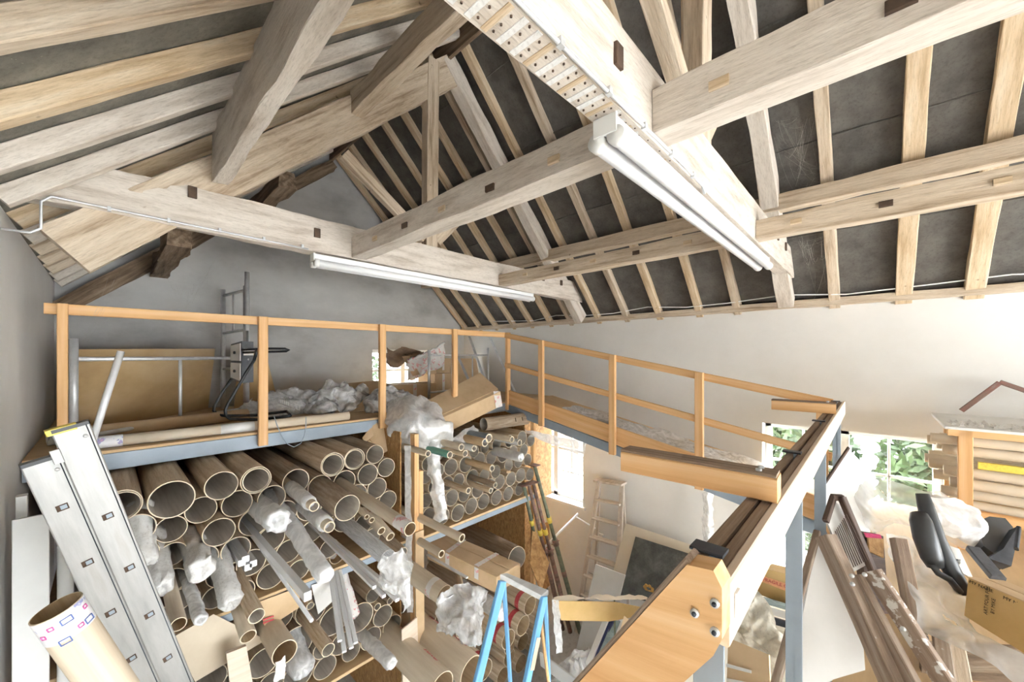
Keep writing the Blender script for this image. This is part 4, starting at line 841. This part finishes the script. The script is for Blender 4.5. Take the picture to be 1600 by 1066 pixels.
# ================================================================== BLUE STEPLADDER
bl = thing('blue_stepladder', 'blue fibreglass stepladder with a silver top in the foreground', 'ladder', W(1.7, 1.7, -3.9))
hexa('top_plate', [D(781,897,2.66), D(792,895,2.7), D(857,922,2.78), D(846,931,2.7)], .04, 'alu', bl)
def leg(name, p, q, w_, h_, m='ladder_blue', zend=0.0):
    d = (q-p); k = (zend-p.z)/d.z; return beam(name, p, p+d*k, w_, h_, m, bl, 0, .004), p, p+d*k
_, fa, fb = leg('front_rail', D(785,908,2.66), D(746,1066,2.5), .03, .065)
_, ga, gb = leg('front_rail', D(850,932,2.72), D(823,1066,2.56), .03, .065)
leg('rear_leg', D(787,908,2.7), D(797,1062,2.98), .025, .045); leg('rear_leg', D(852,930,2.76), D(858,1066,3.02), .025, .045)
for k in (.27, .4, .53, .66, .79, .92):
    a, b = fa.lerp(fb, k), ga.lerp(gb, k); beam('step', a, b, .09, .03, 'alu', bl)
slab('warning_label', [ga.lerp(gb, .1)+V((-.02,-.022,0)), ga.lerp(gb, .1)+V((.0,-.04,0)), ga.lerp(gb, .18)+V((.0,-.04,0)), ga.lerp(gb, .18)+V((-.02,-.022,0))], .001, 'card_pale', bl)
o = rod('broom_handle', [D(843,955,2.85), D(858,1075,2.75)]+[D(880,1250,2.6)], .012, 'pine', None, 10); tag(o, 'slim wooden stick standing behind the blue stepladder', 'stick')
# ================================================================== ALONG THE RIGHT WALL, GROUND FLOOR
ws = thing('wooden_stepladder', 'old wooden stepladder leaning on the right wall', 'ladder', W(4.6, 2.9, -3.9))
tl, tr_ = atX(936,752,5.0), atX(972,757,5.0); bl_, br_ = V((4.55, tl.y+.1, 0)), V((4.55, tr_.y-.12, 0))
for a, b in ((tl, bl_), (tr_, br_)): beam('stile', a, b, .03, .07, 'old_pale', ws, .002, up=(0,1,0))
hexa('top_board', [V((5.07, tl.y+.04, tl.z+.03)), V((5.07, tr_.y-.04, tr_.z+.03)), V((4.9, tr_.y-.04, tr_.z+.03)), V((4.9, tl.y+.04, tl.z+.03))], .03, 'old_pale', ws)
for k in range(1, 8): a, b = tl.lerp(bl_, k*.125), tr_.lerp(br_, k*.125); beam('tread', a, b, .11, .022, 'old_pale', ws)
for a, b in ((tl, bl_), (tr_, br_)): beam('rear_leg', a+V((.02,0,-.05)), V((5.0, b.y, 0)), .025, .04, 'old_pale', ws, up=(0,1,0))
def leanX(name, px, X, th, m, label, cat='board'):
    o = slab(name, [atX(x, y, xx) for (x, y), xx in zip(px, X)], th, m); return tag(o, label, cat)
leanX('cream_board', [(978,818),(1100,858),(1075,960),(955,905)], [4.95,4.95,4.6,4.6], .02, 'cream', 'large cream board leaning on the wall behind the dark canvas')
t = thing('dark_canvas', 'dark painted canvas with a yellow flower leaning by the ladder', 'painting', atX(1000,940,4.5))
cv = [atX(992,838,4.85), atX(1078,866,4.85), atX(1052,950,4.5), atX(970,930,4.5)]
slab('canvas', cv, .025, 'slate', t)
fc = cv[3].lerp(cv[2], .5).lerp(cv[0].lerp(cv[1], .5), .22)
for k in range(7): a = k*.9; p = fc+V((-.012, .05*math.cos(a), .035*math.sin(a))); rod('flower_dab', [p, p+V((-.006,0,0))], .022, 'gilt', t, 7)
for k in range(6): a = fc+V((-.012, -.02*k+.05, -.05)); rod('stem_stroke', [a, a+V((-.005,.03*(k-3)*.6,-.12))], .005, 'panel', t, 5)
leanX('white_board', [(930,882),(977,899),(935,1060),(893,1050)], [4.3,4.3,4.0,4.0], .018, 'white', 'white board leaning in front of the wooden stepladder')
leanX('grey_board', [(1045,905),(1100,930),(1045,1080),(990,1050)], [4.5,4.5,4.2,4.2], .02, 'panel', 'grey-white board partly behind the orange handrail')
t = thing('navy_frame', 'white window frame with navy strips standing on the floor', 'frame', D(940,1040,4.3))
for (a, b), m in (((( 958,965),(925,1040)),'navy'), (((950,962),(918,1040)),'white'), (((972,968),(945,1030)),'white'), (((925,1022),(945,1035)),'navy')):
    beam('frame_bar', D(*a, 4.4), D(*b, 4.2), .06, .03, m, t)
slab('glass_pane', [D(958,968,4.38), D(972,972,4.38), D(950,1025,4.2), D(935,1022,4.2)], .006, 'glassjunk', t)
for i, (a, b, lab) in enumerate((((960,935),(962,1005),'thin green stake standing by the navy frame'),)):
    o = rod('green_stake', [D(*a, 4.3), V((D(*b, 4.3).x, D(*b, 4.3).y, .0))], .009, 'moss', None, 8); tag(o, lab, 'stake')
t = thing('long_carton_strip', 'long flattened yellow carton lying across the junk', 'cardboard', D(930,968,3.9))
slab('front', [D(866,939,3.8), D(960,940,3.95), D(1006,951,4.0), D(995,965,3.98), D(950,969,3.95), D(878,971,3.8)], .006, 'card_y', t)
crumple('torn_top', [[D(864+24*i, 939+2*math.sin(i*2), 3.85) for i in range(7)], [D(866+24*i, 932+2*math.cos(i*3), 4.05) for i in range(7)]], .02, 'card_pale', t, 5, 7, 3)
leanX('cardboard_offcut', [(975,962),(990,975),(975,1010),(964,1003)], [3.3,3.3,3.2,3.2], .006, 'card', 'small cardboard corner standing behind the orange handrail', 'cardboard')
o = heap('clear_film_heap', D(880,1030,4.35)*1.0, .4, .3, .55, .12, 'film_white', None, 8, 44, 6); o.location.z = .002; o.location.x = 3.55; o.location.y = 2.35; tag(o, 'tall heap of crumpled film on the ground floor', 'plastic film')
o = heap('clear_film_heap', (2.95, 1.75, .002), .3, .25, .4, .1, 'film', None, 12, 40, 6); tag(o, 'low heap of crumpled film beside the blue stepladder', 'plastic film')
o = crumple('film_strip', [[D(862+1.2*i, 938+12*i, 3.8), D(874+.8*i, 938+12*i, 3.79)] for i in range(8)], .015, 'film_white', None, 5, 8, 14); tag(o, 'white film strip hanging from the flattened carton', 'plastic film')
o = beam('white_plank', D(845,1030,3.6), D(905,1075,3.2), .02, .12, 'white', None); tag(o, 'white plank lying on edge beside the stepladder', 'plank')
# props
pp = ((( 818,758),(842,868),'moss','left green-grey steel prop leaning at the rack end'),((826,756),(868,935),'rust','brown steel prop second from the left at the rack end'),((833,754),(884,960),'rust','reddish steel prop second from the right at the rack end'),((835,727),(900,965),'moss','longest steel prop with mossy paint leaning at the rack end'))
for (a, b, m, lab) in pp:
    P = atY(*a, 3.3); Q = D(*b, 5.35); dv = Q-P; Q = P+dv*min(1.6, (.02-P.z)/dv.z)
    t = thing('steel_prop', lab, 'prop', Q, 'steel props')
    k = P.lerp(Q, .45); rod('inner_tube', [P, k], .024, m, t, 12); rod('outer_tube', [k-dv*.02, Q], .031, m, t, 12)
    box('top_plate', P-V((.06,.06,.006)), P+V((.06,.06,.006)), 'rust', t); rod('collar', [k-dv.normalized()*.04, k+dv.normalized()*.04], .042, 'rust', t, 12)
    rod('collar_pin', [k+V((-.08,0,0)), k+V((.08,0,0))], .008, 'rust', t, 6)
    for s in (.3, .62): q = P.lerp(Q, s); rod('paint_band', [q, q+dv.normalized()*.08], .0325, 'yellow' if s < .5 else 'rust', t, 12)
leanX('broken_board', [(830,822),(839,821),(848,858),(853,882),(851,922),(838,912),(830,880)], [4.0]*4+[3.7]*3, .015, 'osb', 'splintered board standing in front of the steel props')
leanX('osb_sheet', [(842,818),(858,816),(858,915),(848,925)], [4.4,4.4,4.2,4.2], .015, 'osb', 'narrow particle board sheet behind the steel props')
o = rod('white_rod', [atX(838,868,4.1), atX(903,803,4.9)], .016, 'white_metal', None, 10); tag(o, 'white metal rod slanting towards the far window', 'rod')
o = rod('white_rod', [atX(900,808,4.9), atX(930,826,4.95)], .012, 'white_metal', None, 8); tag(o, 'short white rod next to the wooden stepladder top', 'rod')
o = box('wall_socket', W(XR-.03, 2.93, -2.78), W(XR-.002, 3.05, -2.66), 'white'); tag(o, 'white socket box on the wall beside the wooden stepladder', 'socket')
o = crumple('film_strip', [[atX(1096+.4*i, 770+13*i, 4.9), atX(1105+.4*i, 770+13*i, 4.86), atX(1114+.3*i, 771+13*i, 4.9)] for i in range(8)], .03, 'film', None, 5, 7, 17); tag(o, 'clear film strip hanging on the right wall beyond the stub timber', 'plastic film')
# under the ramp
cr = hexa('packing_crate', [V((3.3,1.35,CZ-2.25)), V((4.6,1.35,CZ-2.25)), V((4.6,.3,CZ-2.25)), V((3.3,.3,CZ-2.25))], 1.62, 'cream'); tag(cr, 'pale crate under the ramp hidden by the dust sheet', 'crate')
fb_ = thing('fragile_box', 'yellow cardboard box with an orange warning strip below the ramp', 'box', atX(1215,940,3.75))
q = [atX(1196,889,3.8), atX(1250,903,3.8), atX(1250,952,3.75), atX(1177,926,3.75)]
slab('carton', q, .28, 'card_y', fb_)
nrm = (q[1]-q[0]).cross(q[3]-q[0]).normalized()
if nrm.dot(C0-q[0]) < 0: nrm = -nrm
s0, s1 = q[0].lerp(q[3], .28), q[1].lerp(q[2], .32); e0, e1 = q[0].lerp(q[3], .5), q[1].lerp(q[2], .6)
slab('warning_strip', [p+nrm*.004 for p in (s0, s1, e1, e0)], .002, 'orange_label', fb_)
xd = (s1-s0).normalized(); text('lettering', 'FRAGILE GLASS', .036, face_frame(e0.lerp(s0, .25)+xd*.02+nrm*.008, xd, nrm.cross(xd), nrm), 'red', fb_)
for i, (y0, m) in enumerate(((938,'glassjunk'),(952,'panel'),(966,'steel_dark'),(972,'cream'))):
    o = slab('stacked_frame', [atX(1190,y0-6,3.6), atX(1250,y0+12,3.6), atX(1250,y0+22,3.58), atX(1192,y0+5,3.58)], .3, m); tag(o, ['greenish glass frame right under the fragile box','white frame second under the fragile box','black-edged frame third under the fragile box','cream frame lowest in the stack under the fragile box'][i], 'frame', 'frames stacked under the ramp')
o = crumple('dust_sheet', [[atX(1176,926,3.5), atX(1195,945,3.45), atX(1222,985,3.4), atX(1245,1000,3.4)], [atX(1158,948,3.4), atX(1175,975,3.35), atX(1200,1010,3.3), atX(1238,1020,3.3)], [atX(1150,975,3.3), atX(1168,1005,3.25), atX(1195,1030,3.2), atX(1230,1050,3.2)], [atX(1130,990,3.25), atX(1160,1030,3.2), atX(1190,1060,3.15), atX(1225,1090,3.1)]], .05, 'cloth', None, 8, 5, 7); tag(o, 'cream dust sheet in folds seen below the landing rail', 'cloth')
t = thing('brown_picture', 'brown board with pale inset lines below the dust sheet', 'picture', atX(1170,1060,2.9))
bq = [atX(1136,996,3.0), atX(1203,1024,3.0), atX(1203,1110,2.8), atX(1136,1110,2.8)]
slab('board', bq, .02, 'card', t)
for k in (.35, .55): slab('pale_line', [bq[0].lerp(bq[3], k)+V((-.02,0,0)), bq[0].lerp(bq[3], k).lerp(bq[1].lerp(bq[2], k), .6)+V((-.02,0,0)), bq[0].lerp(bq[3], k+.05).lerp(bq[1].lerp(bq[2], k+.05), .6)+V((-.02,0,0)), bq[0].lerp(bq[3], k+.05)+V((-.02,0,0))], .003, 'panel', t)
# ================================================================== LANDING CLUTTER, RIGHT FOREGROUND
t = thing('tall_white_board', 'tall whitish panel with a brown edge standing on the landing', 'panel', D(1290,1066,1.62))
slab('face', [D(1283,838,2.05), D(1335,905,1.98), D(1362,1075,1.62), D(1226,1075,1.6)], .02, 'panel', t)
beam('edge_strip', D(1277,832,2.05), D(1208,1085,1.57), .03, .035, 'teak', t, .002)
t = thing('dark_edged_board', 'white board with a dark edge leaning on the landing rail post', 'board', D(1310,850,2.4))
slab('face', [D(1327,702,2.6), D(1277,774,2.42), D(1299,838,2.36), D(1352,905,2.36), D(1368,745,2.62)], .012, 'white', t)
beam('dark_edge', D(1326,700,2.6), D(1275,775,2.42), .016, .02, 'teak_dark', t); beam('pale_edge', D(1275,775,2.42), D(1298,840,2.36), .016, .02, 'pine', t)
fc_ = thing('folding_chair', 'folded weathered wooden garden chair with a slatted back', 'chair', D(1380,1060,1.5))
beam('arm_board', D(1290,838,1.78), D(1402,1085,1.45), .05, .085, 'teak', fc_, .003)
beam('leg', D(1338,900,1.66), D(1436,1085,1.4), .03, .058, 'teak', fc_, .003); beam('leg', D(1362,892,1.62), D(1488,1085,1.38), .03, .07, 'teak_flaky', fc_, .003)
beam('leg', D(1403,842,1.85), D(1432,990,1.7), .05, .07, 'teak', fc_, .003); beam('leg', D(1420,900,1.8), D(1440,1000,1.7), .03, .05, 'teak_dark', fc_, .003)
for x, y, d in ((1331,900,1.6),(1332,913,1.6),(1351,898,1.585),(1411,983,1.46)): p = D(x, y, d); n_ = (C0-p).normalized(); rod('bolt', [p, p+n_*.008], .009, 'galv', fc_, 10)
bk = slab('back_panel', [D(1303,785,1.95), D(1318,790,1.95), D(1334,822,1.9), D(1306,850,1.86), D(1293,815,1.9)], .012, 'panel', fc_)
beam('back_rail', D(1315,777,1.93), D(1364,893,1.8), .03, .03, 'teak_dark', fc_); beam('back_rail', D(1302,777,1.95), D(1290,815,1.9), .025, .03, 'teak_dark', fc_); beam('top_rail', D(1300,777,1.95), D(1317,778,1.94), .03, .028, 'teak_dark', fc_)
slab('seat_panel', [D(1300,832,1.93), D(1326,798,1.93), D(1362,878,1.84), D(1328,898,1.84)], .01, 'panel', fc_)
for i in range(10): a = D(1305+1.9*i, 830-2.9*i, 1.88); b = D(1328+3.1*i, 890-1.6*i, 1.79); beam('slat', a, b, .004, .005, 'teak_dark', fc_)
t = thing('dark_bundle', 'dark brown broken furniture parts with a magenta strip', 'furniture part', D(1370,900,2.0))
slab('dark_board', [D(1340,832,2.1), D(1380,838,2.1), D(1390,960,2.05), D(1362,960,2.05)], .05, 'teak_dark', t); slab('brown_board', [D(1356,840,2.07), D(1382,842,2.07), D(1380,872,2.03), D(1360,862,2.03)], .01, 'osb', t)
slab('magenta_strip', [D(1351,833,2.05), D(1376,836,2.05), D(1378,842,2.05), D(1354,840,2.05)], .006, 'pink', t)
def sheet(label, grid, amp, m, seed, sub=8): o = crumple('clear_sheet', grid, amp, m, None, sub, 4, seed); return tag(o, label, 'plastic sheet', 'clear sheets on the landing')
sheet('large clear sheet draped in front of the near window', [[D(1330,705,2.7), D(1350,735,2.7), D(1400,760,2.65), D(1450,772,2.55), D(1500,790,2.45)], [D(1325,745,2.6), D(1365,775,2.55), D(1400,800,2.5), D(1450,805,2.4), D(1525,812,2.3)], [D(1345,800,2.5), D(1375,815,2.45), D(1410,822,2.4), D(1460,835,2.3), D(1538,840,2.2)], [D(1360,840,2.45), D(1395,828,2.4), D(1430,826,2.35), D(1480,855,2.25), D(1528,862,2.2)]], .05, 'film_thin', 41)
sheet('milky film bag with a blunt end over the black chair', [[D(1450,775,2.2), D(1490,780,2.2), D(1535,800,2.15)], [D(1455,800,2.1), D(1495,812,2.05), D(1540,828,2.05)], [D(1465,830,2.1), D(1500,850,2.1), D(1532,858,2.1)]], .04, 'film_white', 42)
sheet('clear sheet spilling over the lower right corner', [[D(1425,905,1.9), D(1460,900,1.9), D(1495,915,1.85), D(1520,960,1.75)], [D(1420,925,1.75), D(1465,940,1.7), D(1510,985,1.62), D(1560,1020,1.5)], [D(1432,968,1.65), D(1475,985,1.6), D(1530,1020,1.5), D(1605,1045,1.42)], [D(1440,985,1.6), D(1490,1012,1.52), D(1540,1050,1.45), D(1605,1090,1.38)]], .05, 'film_thin', 43)
sheet('small clear sheet behind the folded chair legs', [[D(1385,830,2.2), D(1425,845,2.2), D(1455,875,2.1)], [D(1395,870,2.1), D(1430,890,2.05), D(1460,910,2.0)], [D(1410,905,2.0), D(1440,920,1.95), D(1470,935,1.9)]], .045, 'film_thin', 44)
# office chair
oc = thing('office_chair', 'black office chair lying among the clear sheets', 'chair', D(1520,900,2.0))
rod('arm_tube', [D(1441,772,1.95), D(1446,790,1.93), D(1452,812,1.9), D(1462,842,1.87), D(1478,876,1.83), D(1494,905,1.8), D(1506,928,1.78)], lambda t: .026+.012*math.sin(t*3), 'black_pl', oc, 12)
rod('arm_pad', [D(1436,803,1.9), D(1439,815,1.88), D(1446,842,1.85), D(1456,872,1.82), D(1462,886,1.81)], lambda t: .024+.022*math.sin(.4+t*2.4), 'black_pl', oc, 12)
rod('arm_bar', [D(1456,882,1.8), D(1466,896,1.79), D(1484,906,1.78), D(1500,925,1.77)], .014, 'black_pl', oc, 10)
slab('seat', [D(1530,812,2.15), D(1545,808,2.2), D(1568,812,2.2), D(1582,824,2.15), D(1590,850,2.05), D(1582,878,1.98), D(1560,872,2.0), D(1535,855,2.05)], .09, 'black_pl', oc)
slab('seat_side', [D(1582,826,2.1), D(1591,850,2.0), D(1580,885,1.93), D(1545,872,1.95), D(1572,856,1.98)], .05, 'steel_dark', oc)
slab('bracket_plate', [D(1480,852,1.95), D(1500,858,1.95), D(1520,905,1.85), D(1495,890,1.85)], .008, 'panel', oc); rod('lever', [D(1478,872,1.86), D(1490,874,1.84), D(1497,876,1.82)], .005, 'steel_dark', oc, 8); rod('lever_knob', [D(1497,876,1.82), D(1502,880,1.81)], .011, 'white', oc, 10)
for i, (a, b, m, lab) in enumerate((((1520,858,1.9),(1560,905,1.75),'grey_box','dark grey strap-like board behind the cardboard box'),((1592,825,1.9),(1588,858,1.85),'steel_dark','thin dark upright bar at the right edge'),((1468,985,1.62),(1482,1085,1.5),'teak','brown timber upright under the clear sheet, left of two'),((1492,1000,1.6),(1508,1085,1.5),'old','paler timber upright under the clear sheet, right of two'))):
    o = beam('loose_bar', D(*a), D(*b), .05 if i != 1 else .015, .03, m); tag(o, lab, 'bar')
o = slab('back_board', [D(1440,1000,1.75), D(1605,1010,1.7), D(1605,1100,1.55), D(1440,1100,1.6)], .02, 'old_dark'); tag(o, 'dark mottled board at the bottom right under the sheets', 'board')
# lettered carton
lc2 = thing('lettered_carton', 'yellow-brown cardboard box with small black lettering at the right edge', 'box', D(1560,1020,1.5))
q = [D(1510,902,1.72), D(1612,946,1.52), D(1612,1030,1.47), D(1510,963,1.70)]
slab('carton', q, .22, 'card_y', lc2)
nrm = (q[1]-q[0]).cross(q[3]-q[0]).normalized()
if nrm.dot(C0-q[0]) < 0: nrm = -nrm
xd = (q[1]-q[0]).normalized(); yd = nrm.cross(xd)
tv2 = V((0,0,.004)); bk_ = -nrm*.2
slab('flap', [q[0]+tv2, q[1]+tv2, q[1]+tv2+bk_*.48, q[0]+tv2+bk_*.48], .004, 'card', lc2); slab('flap', [q[0]+tv2+bk_*.53, q[1]+tv2+bk_*.53, q[1]+tv2+bk_, q[0]+tv2+bk_], .004, 'card', lc2)
def onf(a, b): return q[0].lerp(q[1], a).lerp(q[3].lerp(q[2], a), b)+nrm*.004
vd = (onf(.42,.1)-onf(.38,.7)).normalized(); hd = vd.cross(nrm)
text('lettering', 'ART FOUR FIRE', .017, face_frame(onf(.36,.66), vd, nrm.cross(vd), nrm), 'ink', lc2); text('lettering', 'BY MIKE', .017, face_frame(onf(.47,.56), vd, nrm.cross(vd), nrm), 'ink', lc2)
text('lettering', 'MY NAME', .018, face_frame(onf(.06,.1), xd, yd, nrm), 'ink', lc2); text('lettering', 'MY NAME', .018, face_frame(onf(.6,.12), xd, yd, nrm), 'ink', lc2)
# rack of paper rolls by the right wall
rr = thing('roll_rack', 'pine rack by the right wall holding beige paper rolls', 'rack', W(4.6, -1, -1.38))
RX, RY = 4.2, -.44
box('post', W(RX, RY-.07, -1.38), W(RX+.05, RY, -.53), 'pine', rr); box('post', W(4.95, RY-.07, -1.38), W(5.0, RY, -.53), 'pine', rr)
box('post', W(RX, -1.9, -1.38), W(RX+.05, -1.83, -.53), 'pine', rr); box('front_rail', W(RX, -1.9, -.575), W(RX+.03, RY+.05, -.525), 'pine', rr)
box('bottom_rail', W(RX, -1.83, -1.16), W(RX+.04, RY-.071, -1.09), 'pine', rr); box('bottom_board', W(RX+.04, -1.9, -1.14), W(5.04, RY, -1.12), 'ply', rr)
box('top_board', W(RX-.06, -1.95, -.522), W(5.06, RY+.07, -.502), 'white', rr)
for i in range(7):
    for j in range(4 if i else 4):
        ex = random.uniform(.02, .14); z = -1.085+i*.078; x = RX+.1+j*.2+(.03 if i % 2 else 0)
        if j and i not in (2, 3, 5): continue
        if i == 4 and j == 0:
            o = box('spirit_level', W(x-.04, -1.8, z-.03), W(x-.01, RY-.1, z+.02), 'yellow'); tag(o, 'yellow spirit level among the beige rolls', 'tool'); continue
        o = roll('paper_roll', W(x, RY+ex, z), .037, 1.4, 'card_pale', ('beige paper roll, %s from the bottom at the front of the pine rack' % ORD[i]) if j == 0 else 'beige paper roll lying behind the front rolls of the pine rack', 'roll', 'beige rolls in the pine rack', (0,-1,0), .02, i+j*2, twist=False)
t = thing('debris', 'scattered white and grey plaster debris on top of the roll rack', 'debris', W(4.4, -.9, -.5), kind='stuff'); vs, fs = [], []
for i in range(260):
    p = W(random.uniform(RX-.03, RX+.3), random.uniform(-1.9, RY+.04), -.5); s = random.uniform(.005, .02); k = len(vs)
    vs += [p+V((s,0,0)), p+V((-s*.6,s,0)), p+V((-s*.6,-s,0)), p+V((0,0,s*1.2))]; fs += [(k,k+1,k+3),(k+1,k+2,k+3),(k+2,k,k+3),(k,k+2,k+1)]
put('plaster_bits', mesh('plaster_bits', vs, fs), 'paper', t)
mb = thing('angle_bracket', 'rusty steel angle standing on the roll rack', 'bracket', atX(1505,642,4.9))
beam('bar', atX(1502,642,4.95), atX(1562,598,4.95), .025, .035, 'rust', mb); beam('bar', atX(1562,597,4.95), atX(1640,624,4.95), .025, .035, 'rust', mb)
# ================================================================== COBWEBS
def cobweb(label, pts, n, seed):
    rg = random.Random(seed); vs, fs = [], []
    def strand(a, b, sag, w_):
        k0 = len(vs); m = 8
        for i in range(m+1):
            t = i/m; p = a.lerp(b, t)-V((0,0,sag*4*t*(1-t)))
            for c in ((w_,0,w_), (-w_,w_,0), (0,-w_,-w_)): vs.append(p+V(c))
        for i in range(m):
            for c in range(3): fs.append((k0+i*3+c, k0+i*3+(c+1) % 3, k0+i*3+3+(c+1) % 3, k0+i*3+3+c))
    for i in range(n):
        a, b = rg.sample(pts, 2); t0, t1 = rg.random()*.3, .7+rg.random()*.3
        j = lambda: V((rg.gauss(0,.02), rg.gauss(0,.02), rg.gauss(0,.02)))
        strand(a.lerp(b, t0)+j(), a.lerp(b, t1)+j(), rg.random()*.06, .0001+rg.random()*.0002)
    o = put('cobweb', mesh('cobweb', vs, fs), 'web'); tag(o, label, 'cobweb', 'cobwebs', 'stuff')
cobweb('cobweb hanging above the left deck rail', [atY(262,435,3.9), atY(310,440,3.9), atY(282,490,3.9), atY(290,455,4.0), atY(340,405,4.2)], 26, 1)
cobweb('cobweb under the right purlin by the near truss', [D(1245,375,2.6), D(1300,370,2.6), D(1272,412,2.6), D(1262,380,2.6), D(1270,460,2.7)], 24, 2)
cobweb('cobweb veil below the near long beam', [D(1210,190,2.2), D(1260,185,2.2), D(1245,300,2.4), D(1235,240,2.3), D(1283,280,2.4)], 34, 3)
cobweb('cobweb strands across the left rafters', [D(205,10,1.9), D(230,40,1.9), D(130,110,1.9), D(190,80,1.9), D(120,230,2.0)], 24, 4)
cobweb('cobweb strands in the left corner above the ladder', [D(90,520,2.5), D(190,420,2.6), D(110,550,2.5), D(170,470,2.6)], 14, 5)
